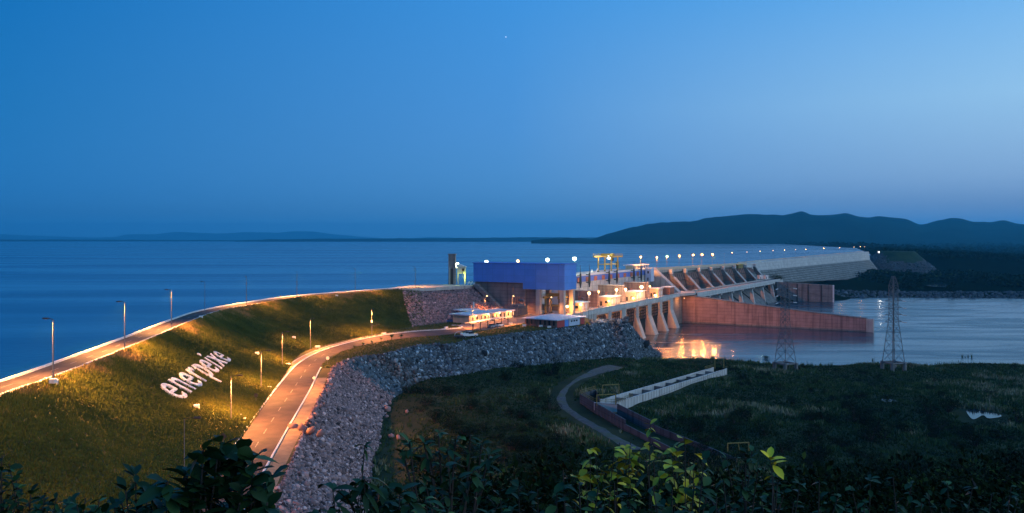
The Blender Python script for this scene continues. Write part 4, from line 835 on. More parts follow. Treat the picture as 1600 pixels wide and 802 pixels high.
a2 = P(722,500,-9); gbox(a2+Vector((2,0,0)),a2+Vector((6.5,2.6,0)),4.5,-9,-5.0).build('wall', M['cream'], sh); gbox(a2-Vector((1,1,0)),a2+Vector((8,4.2,0)),6.5,-5.0,-4.5).build('roof', M['roof'], sh); q = a2+Vector((5,4.5,4.5)); MB().tube(q,q+Vector((0,0,3.2)),.3,n=8).build('flue', M['white'], sh)
# car shelter
cs = empty('car_shelter', P(770,512,-9), 'open car shelter with thin curved roof on dark posts', 'shelter')
a3, b3 = P(737,517.5,-9), P(799,507,-9); d3 = (b3-a3).normalized(); n3 = Vector((-d3.y,d3.x,0)); L3 = (b3-a3).length
rows = []
for k in range(9):
    u = k/8*L3; zz = -6.0+.5*math.sin(k/8*math.pi*.9)
    rows.append([tuple(a3+d3*u-n3*.6+Vector((0,0,zz+9-.0))), tuple(a3+d3*u+n3*3.6+Vector((0,0,zz+8.75))), tuple(a3+d3*u+n3*3.6+Vector((0,0,zz+8.87))), tuple(a3+d3*u-n3*.6+Vector((0,0,zz+9.12)))])
MB().loft(rows, True).build('roof', M['conc_pale'], cs)
for k in range(6):
    q = a3+d3*(L3*(k+.3)/5.7)+n3*.4; hh = 2.9+.5*math.sin((k+.3)/5.7*math.pi*.9); MB().box((q.x,q.y,q.z+hh/2),(.28,.28,hh)).build('post', M['dark'], cs); MB().tube(q+Vector((0,0,hh-.9)), q+n3*3.5+Vector((0,0,hh+.1)), .1, n=5).build('brace', M['dark'], cs)
def vehicle(name, p, ang, label, cat, paint, kind='car', k=1.0):
    o = empty(name, p, label, cat); o.rotation_euler = (0,0,0)
    cs_, sn = math.cos(ang), math.sin(ang)
    def W(x,y,z): return (p.x+(cs_*x-sn*y)*k, p.y+(sn*x+cs_*y)*k, p.z+z*k)
    def side(prof, hw, m_, nm, bev=.06):
        mb = MB(); mb.prism([W(x,-hw,z) for x,z in prof], Vector(W(0,hw,0))-Vector(W(0,-hw,0))); return mb.build(nm, m_, o, bevel=bev)
    if kind == 'car':
        body = side([(-2.1,.3),(2.1,.3),(2.15,.62),(2.0,.82),(.95,.95),(-1.6,1.0),(-2.1,.9)], .85, paint, 'body')
        side([(.95,.95),(.25,1.45),(-1.05,1.48),(-1.75,1.0)], .72, M['glass'], 'windows', .03); side([(.2,1.46),(-1.0,1.49),(-1.0,1.53),(.2,1.50)], .7, paint, 'roof', .02)
        wx = (-1.3,1.35)
    else:
        side([(-2.7,.55),(2.6,.55),(2.65,.95),(2.45,1.12),(1.35,1.2),(-.6,1.2),(-2.7,1.2)], .92, paint, 'body')
        side([(1.35,1.2),(.75,1.85),(-.35,1.9),(-.65,1.2)], .8, M['glass'], 'windows', .03); side([(.72,1.86),(-.35,1.91),(-.35,1.98),(.7,1.93)], .8, paint, 'cab_roof', .02)
        bed = MB(); 
        for sy in (-.9,.9): bed.prism([W(-2.7,sy-.04,1.2),W(-.7,sy-.04,1.2),W(-.7,sy-.04,1.45),W(-2.7,sy-.04,1.45)], Vector(W(0,.08,0))-Vector(W(0,0,0)))
        bed.build('load_bed', paint, o)
        rk = MB()
        for xx in (-2.5,-1.6,-.75): 
            for sy in (-.85,.85): rk.tube(W(xx,sy,1.2), W(xx,sy,2.05), .05*k, n=5)
        for sy in (-.85,.85): rk.tube(W(-2.5,sy,2.05), W(-.75,sy,2.05), .05*k, n=5)
        rk.build('ladder_rack', M['steel'], o); wx = (-1.75,1.7)
    for x in wx:
        for sy in (-1,1):
            wh = bpy.data.objects.new('wheel', None)
            t_ = MB().tube(W(x,sy*.74,.36), W(x,sy*.95,.36), .36*k, n=14).build('wheel', M['tyre'], o); MB().tube(W(x,sy*.951,.36), W(x,sy*.97,.36), .2*k, n=10).build('rim', M['steel'], t_)
    fx = 2.16 if kind == 'car' else 2.66
    for sy in (-.6,.6):
        MB().box(W(fx,sy,.72 if kind=='car' else .9),(.06*k,.32*k,.16*k),ang).build('headlight', M['white'], o); MB().box(W(-2.12 if kind=='car' else -2.72,sy,.75 if kind=='car' else .95),(.06*k,.28*k,.16*k),ang).build('tail_light', M['redpaint'], o)
    MB().box(W(fx,0,.45 if kind=='car' else .65),(.14*k,1.6*k,.18*k),ang).build('bumper', M['dark'], o); return o
aa = math.atan2(d3.y,d3.x)
vehicle('parked_car', P(769,512.2,-9), aa, 'silver car parked under the car shelter, nearer the pickup', 'car', M['carsilver'], 'car', 1.05)
vehicle('parked_car', P(780.5,510.4,-9), aa, 'silver car under the shelter, farther from the pickup', 'car', M['carwhite'], 'car', 1.05)
vehicle('parked_car', P(704,503.5,-9), .3, 'small blue car parked alone beside the rock facing', 'car', M['carblue'], 'car', .9)
vehicle('pickup_truck', P(733,527.5,-9), aa*.55, 'white pickup truck with a rack, parked at the brink of the rock slope', 'pickup', M['carwhite'], 'pickup', 1.2)
tr = P(717,529,-9); t_o = empty('utility_trailer', tr, 'small dark two wheeled trailer with a hoop, behind the white pickup', 'trailer')
MB().box((tr.x,tr.y,-8.2),(3.4,2,.5),.3).build('tray', M['dark'], t_o)
hp_ = MB(); hp_.path([tuple(tr+Vector((1.6*math.cos(a),.4,1.0+1.5*math.sin(a)))) for a in np.linspace(0,math.pi,9)], .09, .09); hp_.build('hoop', M['white'], t_o)
for sy in (-1,1): MB().tube((tr.x-.2,tr.y+sy*1.02,-8.55),(tr.x-.2,tr.y+sy*1.25,-8.55),.42,n=12).build('wheel', M['tyre'], t_o)
MB().tube((tr.x+1.7,tr.y+.5,-8.2),(tr.x+3.2,tr.y+.9,-8.3),.07,n=5).build('drawbar', M['dark'], t_o)

# road furniture
def drain(x,y,z,lb,L_=2.0,a=.6):
    p = P(x,y,z); o = tag(MB().box((p.x,p.y,z+.25),(L_,.8,.7),a).build('drain_block', M['white'], bevel=.15), lb, 'drain block', 'pale concrete drain blocks')
drain(370,651,-8.5,'pale drain block beside the lower road, upper of the two by the first bright lamp',2.4,-.5); drain(377,657,-8.8,'pale drain block nearest the road kerb, lower of the two by the first bright lamp',2.2,-.5)
for x,y,lb in ((418,608,'pale drain block at the foot of the second lower road lamp'),(449,571,'pale drain block just above the third lower road lamp'),(440,572,'pale block at the foot of the third lower road lamp'),(496,543,'pale drain block beside the fourth lower road lamp'),(561,524,'wide pale drain block before the fifth lower road lamp'),(600,522.5,'pale drain block past the fifth lower road lamp'),(697,513,'pale block on the yard kerb')): drain(x,y,-8.9,lb,1.8 if x != 561 else 3.2,.9)
dg_u, dg_v = np.meshgrid(np.linspace(0,NU-1,1400), np.linspace(0,1,160)); DG = S(dg_u, dg_v); DPX = 800+F*DG[...,0]/DG[...,1]; DPY = HY+F*(EYE-DG[...,2])/DG[...,1]; DPX[DG[...,1] < 70] = -1e5
def slope_uv(x, y):
    i = np.argmin((DPX-x)**2+(DPY-y)**2); return dg_u.ravel()[i], dg_v.ravel()[i]
def slope_pt(x,y):
    u, v = slope_uv(x,y); return Vector(S(np.array([u]),np.array([v]))[0])
for x,y,lb in ((307,637,'small pale block halfway up the grass slope below the lettering'),(402,554,'small pale block on the grass slope, left of the second bright lamp'),(459,529,'small pale block on the grass slope above the third lower road lamp'),(85,600,'pale block beside the first crest lamp'),(313,495,'pale block by the thin unlit crest lamp'),(526,463,'pale block near the crest between the sixth and seventh lamps')):
    p = slope_pt(x,y); tag(MB().box((p.x,p.y,p.z+.25),(1.1,.9,.8),.4).build('marker_block', M['white'], bevel=.1), lb, 'marker block', 'pale blocks on the grass slope')
def sign(x,y,z,h,lb,shape,size,mm):
    p = P(x,y,z); o = empty('road_sign', p, lb, 'road sign'); MB().tube(p,p+Vector((0,0,h)),.05,n=6).build('post', M['steel'], o); c = p+Vector((0,-.06,h))
    m_ = MB(); n = 4 if shape == 'diamond' else 16; pts = [(c.x+size*math.sin(2*math.pi*i/n), c.y, c.z+size*math.cos(2*math.pi*i/n)) for i in range(n)]; m_.prism(pts, (0,-.05,0)); m_.build('sign_plate', M[mm], o)
sign(349,711,-8.9,3.1,'dark diamond road sign seen from behind, beside the dark shrub','diamond',.62,'dark'); sign(400,632,-8.9,2.0,'small dark round road sign by the verge, between the first two bright lamps','round',.45,'dark'); sign(512,570,-9,1.9,'round white road sign where the outer kerb ends','round',.5,'white')
sign(491,600,-9,1.5,'small white delineator sign on the outer kerb','diamond',.5,'white')

# ================================================================== WHITE LETTERING
tcu = bpy.data.curves.new('lettering_source', 'FONT'); tcu.body = 'enerpeixe'; tcu.offset = .001; tcu.space_character = 1.12; tcu.size = 1; tcu.extrude = 0; tcu.resolution_u = 6
to = bpy.data.objects.new('lettering_source', tcu); COL.objects.link(to); dgp = bpy.context.evaluated_depsgraph_get(); tm = bpy.data.meshes.new_from_object(to.evaluated_get(dgp)); bpy.data.objects.remove(to)
bm = bmesh.new(); bm.from_mesh(tm); bmesh.ops.triangulate(bm, faces=bm.faces); bmesh.ops.subdivide_edges(bm, edges=bm.edges, cuts=2); bm.verts.ensure_lookup_table()
tv = np.array([v.co[:] for v in bm.verts]); tf = [[v.index for v in f.verts] for f in bm.faces]; bm.free()
x0, x1 = tv[:,0].min(), tv[:,0].max(); xh = .53
cor_ = [np.array(slope_uv(*p)) for p in ((284,626),(361,563),(239,602),(332,546))]      # baseline start/end, x-height start/end
fx_ = ((tv[:,0]-x0)/(x1-x0)); fx_ = fx_**1.0; fy_ = tv[:,1]/xh
uv = (cor_[0][None]*(1-fx_)[:,None]+cor_[1][None]*fx_[:,None])*(1-fy_)[:,None]+(cor_[2][None]*(1-fx_)[:,None]+cor_[3][None]*fx_[:,None])*fy_[:,None]
pt = S(uv[:,0], uv[:,1]); top = pt.copy(); top[:,2] += .3; top[:,0] += .18; n_ = len(pt)
lm = MB(); lm.add([tuple(p) for p in top]+[tuple(p-np.array([0,0,.3])) for p in pt], [tuple(f) for f in tf]+[tuple(i+n_ for i in reversed(f)) for f in tf])
ec = {}
for f in tf:
    for a, b in zip(f, f[1:]+f[:1]): ec[(min(a,b),max(a,b))] = ec.get((min(a,b),max(a,b)),[])+[(a,b)]
lm.add([tuple(p) for p in top]+[tuple(p-np.array([0,0,.3])) for p in pt], [(e[0][0],e[0][1],e[0][1]+n_,e[0][0]+n_) for e in ec.values() if len(e) == 1])
tag(lm.build('slope_lettering', mat('limewashed_stone', (.82,.82,.86), (.50,.50,.48), 1.4, .9, .5, 4)), 'big white word laid out in whitewashed stone on the grass slope', 'lettering')
TXT = pt

# ================================================================== ROCKS
phi = (1+5**.5)/2; ico_v = np.array([(-1,phi,0),(1,phi,0),(-1,-phi,0),(1,-phi,0),(0,-1,phi),(0,1,phi),(0,-1,-phi),(0,1,-phi),(phi,0,-1),(phi,0,1),(-phi,0,-1),(-phi,0,1)])/1.9
ico_f = np.array([(0,11,5),(0,5,1),(0,1,7),(0,7,10),(0,10,11),(1,5,9),(5,11,4),(11,10,2),(10,7,6),(7,1,8),(3,9,4),(3,4,2),(3,2,6),(3,6,8),(3,8,9),(4,9,5),(2,4,11),(6,2,10),(8,6,7),(9,8,1)])
def rots(n):
    q = rng.normal(size=(n,4)); q /= np.linalg.norm(q,axis=1)[:,None]; w_,x,y,z = q.T
    return np.stack([1-2*(y*y+z*z),2*(x*y-z*w_),2*(x*z+y*w_),2*(x*y+z*w_),1-2*(x*x+z*z),2*(y*z-x*w_),2*(x*z-y*w_),2*(y*z+x*w_),1-2*(x*x+y*y)],1).reshape(n,3,3)
def rocks(name, pts, size, m, tone=None):
    n = len(pts); v = ico_v[None]*rng.uniform(.62,1.3,(n,12,1)); v = np.sign(v)*np.abs(v)**.7*rng.uniform(.6,1.25,(n,1,3))*size[:,None,None]; v = np.einsum('nij,nkj->nki', rots(n), v)+pts[:,None,:]
    f = ico_f[None]+(np.arange(n)*12)[:,None,None]; t = np.clip(rng.normal(.43,.25,n) if tone is None else tone,0,1)
    return npmesh(name, v.reshape(-1,3), f.reshape(-1,3), m, tone=np.repeat(t,20))
def scatter(fn, nu, vr, n, dens_u=None):
    u = rng.uniform(nu[0],nu[1],n*4); v = rng.uniform(vr[0],vr[1],n*4); e = 1.0
    p0 = fn(u,v); a = fn(np.minimum(u+e,nu[1]),v)-p0; b = fn(u,np.clip(v+.02,0,1))-p0; ar = np.linalg.norm(np.cross(a,b),axis=1); k = rng.uniform(0,np.percentile(ar,97),n*4) < ar
    return p0[k][:n], u[k][:n], v[k][:n]
# lower slope: smaller stone towards the viewer, big blocks on the mound
p_, u_, v_ = scatter(SR, (12*1.0, 12*6.6), (.0,1.03), 30000); sz = rng.lognormal(-1.58,.42,len(p_)); stuff(rocks('rubble_stone', p_, sz, M['rock_lamp_tint'])); 
p_, u_, v_ = scatter(SR, (12*6.4, NR-1), (-.0,1.04), 27000); sz = rng.lognormal(-1.08,.40,len(p_)); stuff(rocks('block_stone', p_, sz, M['rock']))
p_, u_, v_ = scatter(S, (U_R-3, NU-1), (.03,1.0), 9000); sz = rng.lognormal(-1.1,.35,len(p_)); stuff(rocks('facing_stone', p_, sz, M['rock_lamp_tint'], rng.normal(.38,.16,len(p_))))
nose = [(34,339),(42,350.5),(47.8,348.5),(51,353),(51,358),(44,360),(38,356),(34,349)]
nx_ = rng.uniform(28,56,2600); ny_ = rng.uniform(334,364,2600); cpx = np.array([p[0] for p in nose]); cpy = np.array([p[1] for p in nose])
def in_nose(x, y):
    r = np.zeros(len(x), bool); j = len(nose)-1
    for i in range(len(nose)):
        xi, yi, xj, yj = *nose[i], *nose[j]; r ^= ((yi > y) != (yj > y)) & (x < (xj-xi)*(y-yi)/(yj-yi+1e-9)+xi); j = i
    return r
kn = in_nose(nx_, ny_); stuff(rocks('crown_stone', np.stack([nx_,ny_,-9.0+.5*fbm(nx_,ny_,5,3,.12)],1)[kn][:420], rng.lognormal(-.6,.4,min(420,kn.sum())), M['rock']))
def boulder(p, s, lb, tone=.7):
    o = rocks('boulder', np.array([[p.x,p.y,p.z+s*.3]]), np.array([s]), M['rock_lamp_tint'], np.array([tone])); tag(o, lb, 'boulder', 'loose boulders at the rock slope')
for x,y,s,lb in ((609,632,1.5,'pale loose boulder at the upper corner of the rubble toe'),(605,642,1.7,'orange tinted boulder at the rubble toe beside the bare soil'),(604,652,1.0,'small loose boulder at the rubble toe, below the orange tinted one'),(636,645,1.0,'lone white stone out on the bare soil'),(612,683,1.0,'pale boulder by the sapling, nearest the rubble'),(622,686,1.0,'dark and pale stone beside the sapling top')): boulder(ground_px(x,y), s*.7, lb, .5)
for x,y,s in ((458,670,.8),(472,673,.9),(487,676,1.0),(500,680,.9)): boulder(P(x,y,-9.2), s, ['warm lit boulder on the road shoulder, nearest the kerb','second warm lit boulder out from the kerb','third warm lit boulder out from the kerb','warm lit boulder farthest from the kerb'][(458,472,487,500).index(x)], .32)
# far bank stones
yy = 783; xs_ = rng.uniform(300,560,1800); bk = 783+6*np.sin(xs_*.02); ys_ = bk+rng.uniform(-4,34,1800); zs_ = far_z(xs_,ys_); stuff(rocks('bank_stone', np.stack([xs_,ys_,zs_],1), rng.lognormal(-.1,.35,1800), M['rock'], rng.normal(.3,.15,1800)))
a_ = rng.uniform(0,2*math.pi,2600); r_ = np.sqrt(rng.uniform(.2,1,2600)); mx_ = ab.x+78*r_*np.cos(a_); my_ = ab.y+62*r_*np.sin(a_); mz_ = 8.6-46*np.maximum(0,(r_-.36)/.64); kk = (mx_ < ab.x+10)|(mz_ < -8); kk &= ~((mx_ > ab.x-24)&(mz_ > -8)); stuff(rocks('mound_stone', np.stack([mx_,my_,mz_],1)[kk], rng.lognormal(.15,.3,kk.sum()), M['rock'], rng.normal(.3,.15,kk.sum())))

# ================================================================== TRANSMISSION TOWERS
def tower(px, py, ytop, lb, arms, rot):
    base = ground_px(px,py); b = Vector(base); H = z_at(ytop,b)-b.z
    o = empty('transmission_tower', b, lb, 'pylon', 'lattice pylons on the river meadow')
    hb_, hw_ = 2.9, 1.2; z0 = 3.2; zw = H*.55; cs_, sn = math.cos(rot), math.sin(rot)
    def W(x,y,z): return (b.x+cs_*x-sn*y, b.y+sn*x+cs_*y, b.z+z)
    def half(z): return hb_+(hw_-hb_)*(z-z0)/(zw-z0) if z < zw else hw_+( .35-hw_)*max(0,(z-H*.9)/(H*.1))
    zs = [z0]; step = 4.6
    while zs[-1] < H-.3: zs.append(min(H, zs[-1]+step)); step = max(1.9, step*.86)
    cor4 = [(-1,-1),(1,-1),(1,1),(-1,1)]; m_ = MB()
    for i in range(len(zs)-1):
        h0, h1 = half(zs[i]), half(zs[i+1])
        for k in range(4):
            a, c = cor4[k], cor4[(k+1)%4]
            m_.tube(W(a[0]*h0,a[1]*h0,zs[i]), W(a[0]*h1,a[1]*h1,zs[i+1]), .13, n=4, cap=False)
            m_.tube(W(a[0]*h0,a[1]*h0,zs[i]), W(c[0]*h1,c[1]*h1,zs[i+1]), .07, n=3, cap=False); m_.tube(W(c[0]*h0,c[1]*h0,zs[i]), W(a[0]*h1,a[1]*h1,zs[i+1]), .07, n=3, cap=False)
            m_.tube(W(a[0]*h1,a[1]*h1,zs[i+1]), W(c[0]*h1,c[1]*h1,zs[i+1]), .07, n=3, cap=False)
    m_.tube(W(0,0,z0), W(0,0,H*.86), .10, n=4); m_.build('lattice_body', M['pylon_steel'], o)
    tips = []
    for ya in arms:
        z = z_at(ya,b)-b.z
        for sd in (-1,1):
            m_ = MB(); e = 4.0
            for yy_ in (-1,1): m_.tube(W(sd*half(z),yy_*half(z),z), W(sd*e,0,z+.1), .11, n=4); m_.tube(W(sd*half(z),yy_*half(z),z+1.2), W(sd*e,0,z+.1), .07, n=4)
            m_.build('crossarm', M['pylon_steel'], o)
            ins = MB(); 
            for q in range(5): ins.tube(W(sd*(e+.15+q*.32),-.2-q*.1,z-.02-q*.05), W(sd*(e+.33+q*.32),-.25-q*.1,z-.05-q*.05), .22, n=7)
            ins.build('insulator', M['white'], o); tips.append(Vector(W(sd*(e+1.7),-.6,z-.3)))
    for k, c in enumerate(cor4):
        q = Vector(W(c[0]*hb_,c[1]*hb_,0)); MB().tube(q-Vector((0,0,3)), q+Vector((0,0,3.3)), .8, .72, 10).build('footing', M['conc_dark'], o)
    t_ = MB()
    for k in range(4):
        a, c = cor4[k], cor4[(k+1)%4]; t_.tube(W(a[0]*hb_,a[1]*hb_,2.9), W(c[0]*hb_,c[1]*hb_,2.9), .38, n=5)
    t_.build('tie_beam', M['conc_dark'], o); return tips
tA = tower(1227,579,440,'lattice pylon standing before the red dividing wall', (451,462,473), .45); tB = tower(1396,578,431,'lattice pylon on the meadow standing clear against the open river', (470.5,481.5,492.5,503.5), .25)
k = 0
for i in (1,3,5,7):
    a = tB[i]; e = Vector((a.x+150, a.y+95+ i*8, a.z+ [4,2,0,-2][k])); n = 14; pts = [tuple(a.lerp(e,j/n)+Vector((0,0,-9*4*(j/n)*(1-j/n)*.5))) for j in range(n+1)]
    tag(MB().path(pts, .03, .03, 4).build('power_line', M['dark']), ['topmost','second','third','lowest'][k]+' thin power line running off from the pylon over the open river', 'power line', 'power lines'); k += 1
k = 0
for i, j_ in ((1,0),(3,2),(5,4)):
    a, e = tA[i], tB[j_]; n = 12; pts = [tuple(a.lerp(e,j/n)+Vector((0,0,-1.6*4*(j/n)*(1-j/n)))) for j in range(n+1)]; tag(MB().path(pts, .04, .04, 4).build('power_line', M['dark']), ['upper','middle','lower'][k]+' thin power line slung between the two pylons', 'power line', 'power lines'); k += 1
# ================================================================== FISH LADDER AND TRACK
EXCL = []      # (polyline, half width) kept clear of grass
trk = [((968,574),26),((940,579),17),((915,588),9),((897,597),5.5),((884,608),6),((877,622),9),((883,637),10),((903,652),11),((932,668),12),((962,686),14),((995,704),16)]
ctr_ = [ground_px(*p) for p, _ in trk]; hw_ = [min(w_*.72*c.y/F,5.5) for (_, w_), c in zip(trk, ctr_)]
cc = catmull([(c.x,c.y,h_) for c, h_ in zip(ctr_, hw_)], 10); lt = offset(cc, -1)-0; off_ = offset(cc, 1)-cc
wob = 1+.35*fbm(cc[:,0], cc[:,1], 21, 3, .25); Lr = []
for k in np.linspace(-1,1,7):
    q = cc.copy(); q[:,:2] += off_[:,:2]*(cc[:,2]*k*wob)[:,None]; q[:,2] = G(q[:,0],q[:,1])+.16-.14*abs(k)**3; Lr.append([tuple(p) for p in q])
struct(MB().loft(Lr).build('dirt_track', M['gravel'], smooth=True)); EXCL.append((cc[:,:2], 4.0))
tk2 = catmull([(c.x,c.y,0) for c in (ground_px(1133,577), ground_px(1150,572), ground_px(1175,571))], 6); Lr = []
for k in (-2,-.7,.7,2):
    q = offset(tk2,k); q[:,2] = G(q[:,0],q[:,1])+.12; Lr.append([tuple(p) for p in q])
struct(MB().loft(Lr).build('side_track', M['gravel']))
fl = empty('fish_ladder', ground_px(960,640), 'pale concrete fish ladder channel bending through the dark meadow', 'channel')
zt1 = -18.9
nA, nB = P(964,628,zt1), P(1136,576,-22.2)
dn = (nB-nA).normalized(); nn_ = Vector((-dn.y,dn.x,0)).normalized()
if nn_.y < 0: nn_ = -nn_
def wall_seg(a, b, th, depth, nm, m_, side):
    pts = [a, b, b+side*th, a+side*th]; return MB().hexa([(p.x,p.y,p.z-depth) for p in pts],[tuple(p) for p in pts]).build(nm, m_, fl)
wall_seg(nA, nB, .35, 6, 'channel_wall', M['conc_pale'], nn_); fA, fB = nA+nn_*5.2, nB+nn_*5.2; wall_seg(fA, fB, .35, 6, 'channel_wall', M['conc_pale'], nn_)
MB().hexa([(*p.xy,p.z-6) for p in (nA+nn_*.35,nB+nn_*.35,fB,fA)],[(*p.xy,p.z-2.3) for p in (nA+nn_*.35,nB+nn_*.35,fB,fA)]).build('channel_floor', M['conc_dark'], fl)
rbm = MB()
for k in range(46):
    p = nA.lerp(nB,(k+.5)/46); rbm.hexa([tuple(p+v) for v in (Vector((0,0,-5)),dn*.14+Vector((0,0,-5)),dn*.14-nn_*.09+Vector((0,0,-5)),-nn_*.09+Vector((0,0,-5)))],[tuple(p+v) for v in (Vector((0,0,-.1)),dn*.14+Vector((0,0,-.1)),dn*.14-nn_*.09+Vector((0,0,-.1)),-nn_*.09+Vector((0,0,-.1)))])
rbm.build('wall_rib', M['conc'], fl)
for k in range(9):
    p = nA.lerp(nB,(k+1)/10); MB().hexa([(*q.xy,q.z-3) for q in (p+nn_*.35,p+nn_*.35+dn*.3,p+nn_*5.2+dn*.3,p+nn_*5.2)],[(*q.xy,q.z-.5) for q in (p+nn_*.35,p+nn_*.35+dn*.3,p+nn_*5.2+dn*.3,p+nn_*5.2)]).build('baffle', M['conc_dark'], fl)
# lower leg towards the viewer
l0, l1 = P(928,628.5,zt1), P(976,655.5,-19.4); l2 = P(1060,706,-21); r0, r1 = P(964,631,zt1), P(1020,659,-19.6); r2 = P(1150,716,-21)
sv = (r0-l0); sv.z = 0; sv.normalize()
wall_seg(l0,l1,.35,5.5,'channel_wall',M['conc_channel'],sv); wall_seg(l1-Vector((0,0,1.2)),l2,.35,5.5,'channel_wall',M['conc_channel'],sv); wall_seg(r0,r1,.35,5.5,'channel_wall',M['conc_channel'],sv); wall_seg(r1-Vector((0,0,.8)),r2,.35,5.5,'channel_wall',M['conc_channel'],sv)
MB().hexa([(*p.xy,p.z-6) for p in (l0+sv*.35,r0,r2,l2+sv*.35)],[(*p.xy,p.z-3.2) for p in (l0+sv*.35,r0,r2,l2+sv*.35)]).build('channel_floor', M['dark'], fl)
rbm = MB(); pv = Vector((sv.x,sv.y,0))
for k in range(9):
    p = l0.lerp(l1,(k+.5)/9); q = [p, p+(l1-l0).normalized()*.3, p+(l1-l0).normalized()*.3-pv*.25, p-pv*.25]; rbm.hexa([(*a.xy,a.z-5) for a in q],[(*a.xy,a.z-.05) for a in q])
rbm.build('wall_rib', M['conc_channel'], fl)
# head basin between both legs
hb0 = P(906,616,zt1); wall_seg(hb0,l0,.4,5.5,'basin_wall',M['conc_channel'],sv); hb1 = P(931,609,zt1); wall_seg(hb0,hb1,.4,5.5,'basin_wall',M['conc_channel'],Vector((0,1,0))); wall_seg(hb1,fA,.4,5.5,'basin_wall',M['conc_channel'],Vector((0,1,0)))
MB().hexa([(*p.xy,p.z-6) for p in (hb0,l0,nA,fA,)],[(*p.xy,p.z-2.4) for p in (hb0,l0,nA,fA)]).build('basin_floor', M['conc_dark'], fl)
wall_seg(l0,r0,-.6,2.2,'crossing_slab',M['conc_pale'],Vector((0,1,0)))
def railing(a, b, nm='railing'):
    m_ = MB(); n = max(2,int((b-a).length/1.4))
    for k in range(n+1): p = a.lerp(b,k/n); m_.tube(p,p+Vector((0,0,1.1)),.055,n=4)
    for h_ in (.55,1.1): m_.tube(a+Vector((0,0,h_)),b+Vector((0,0,h_)),.055,n=4)
    return m_.build(nm, M['yellow_dull'], fl)
for a, b in ((hb0,hb1),(hb0,l0),(l0,r0),(r0,nA.lerp(nB,.11))): railing(a,b)
railing(nB-dn*9+nn_*5.4, nB+nn_*5.4)
def frame(x0_,x1_,yt,yb,z,lb,brace=False):
    a, b = P(x0_,yb,z), P(x1_,yb-1.5,z); o = empty('sluice_frame', (a+b)/2, lb, 'sluice frame', 'yellow sluice frames'); h_ = (yb-yt)*a.y/F
    for p in (a,b): MB().box((p.x,p.y,p.z+h_/2),(.24,.24,h_)).build('post', M['yellow_dull'], o)
    d = b-a; MB().tube(a+Vector((0,0,h_)), b+Vector((0,0,h_)), .15, n=6).build('beam', M['yellow_dull'], o)
    if brace: MB().tube(a.lerp(b,.55)+Vector((0,0,h_*.1)), a.lerp(b,.5)+Vector((0,0,h_)), .1, n=5).build('strut', M['yellow_dull'], o)
    return o
frame(941.5,967,602,618,-18.9,'yellow goalpost frame over the far side of the channel bend'); frame(932.5,962,617.5,634,-18.9,'yellow goalpost frame over the crossing slab at the channel bend'); frame(1117,1131,561,576,-22.3,'thin yellow frame at the river end of the fish ladder'); frame(1137,1170,693,706,-20.6,'pale yellow frame standing among dark shrubs down the channel',True)
for pl in ([nA,nB],[fA,fB],[l0,l2],[r0,r2],[hb0,l0],[l0,r0],[nA+nn_*2.6,nB+nn_*2.6],[l0.lerp(r0,.5),l2.lerp(r2,.5)]): EXCL.append((resample(np.array([tuple(p) for p in pl]),40)[:,:2], 2.6))
EXCL.append((np.array([tuple(ground_px(1530,648))[:2], tuple(ground_px(1545,650))[:2], tuple(ground_px(1518,647))[:2], tuple(ground_px(1537,656))[:2], tuple(ground_px(1537,660))[:2]]).repeat(2,0), 6.5))
def clear(x, y):
    ok = np.ones(len(x), bool)
    for pl, hw in EXCL:
        d = np.full(len(x), 1e9)
        for q in pl[::2]: d = np.minimum(d, (x-q[0])**2+(y-q[1])**2)
        ok &= d > hw*hw
    return ok

# ================================================================== GRASS
def blades(name, p, h, w_, m, tone, nb=3):
    n = len(p); V = []; T = []
    for k in range(nb):
        a = rng.uniform(0,2*math.pi,n); o = np.stack([np.cos(a),np.sin(a),np.zeros(n)],1); c = p+o*(w_*.7*rng.uniform(0,1,n))[:,None]; s_ = np.stack([-np.sin(a),np.cos(a),np.zeros(n)],1)*(w_*rng.uniform(.3,.6,n))[:,None]
        tip = c+o*(h*rng.uniform(.1,.6,n))[:,None]; tip[:,2] += h*rng.uniform(.6,1.1,n); V.append(np.stack([c-s_-[0,0,.1],c+s_-[0,0,.1],tip],1)); T.append(np.clip(tone+rng.normal(0,.09,n),0,1))
    V = np.concatenate(V).reshape(-1,3); return stuff(npmesh(name, V, np.arange(len(V)).reshape(-1,3), m, tone=np.concatenate(T)))
p_, u_, v_ = scatter(S, (24*1.2, U_R+6), (.0,1.0), 170000)
keep = np.ones(len(p_), bool)
for q in TXT[::6]: keep &= ((p_[:,0]-q[0])**2+(p_[:,1]-q[1])**2) > .42**2
keep |= rng.uniform(0,1,len(p_)) < .12
p_, u_, v_ = p_[keep], u_[keep], v_[keep]
pat = fbm(p_[:,0],p_[:,1],31,4,.06)+.7*fbm(p_[:,0],p_[:,1],32,3,.35)
dry = np.clip(.85-v_*3.2,0,1)+np.clip(.9-np.abs(v_-.5)*0,0,0); tone = np.clip(.34+pat*.55+dry*.55,0,1)
blades('slope_grass', p_, rng.uniform(.22,.52,len(p_))*(1+.6*dry), np.full(len(p_),.26), M['grass'], tone)
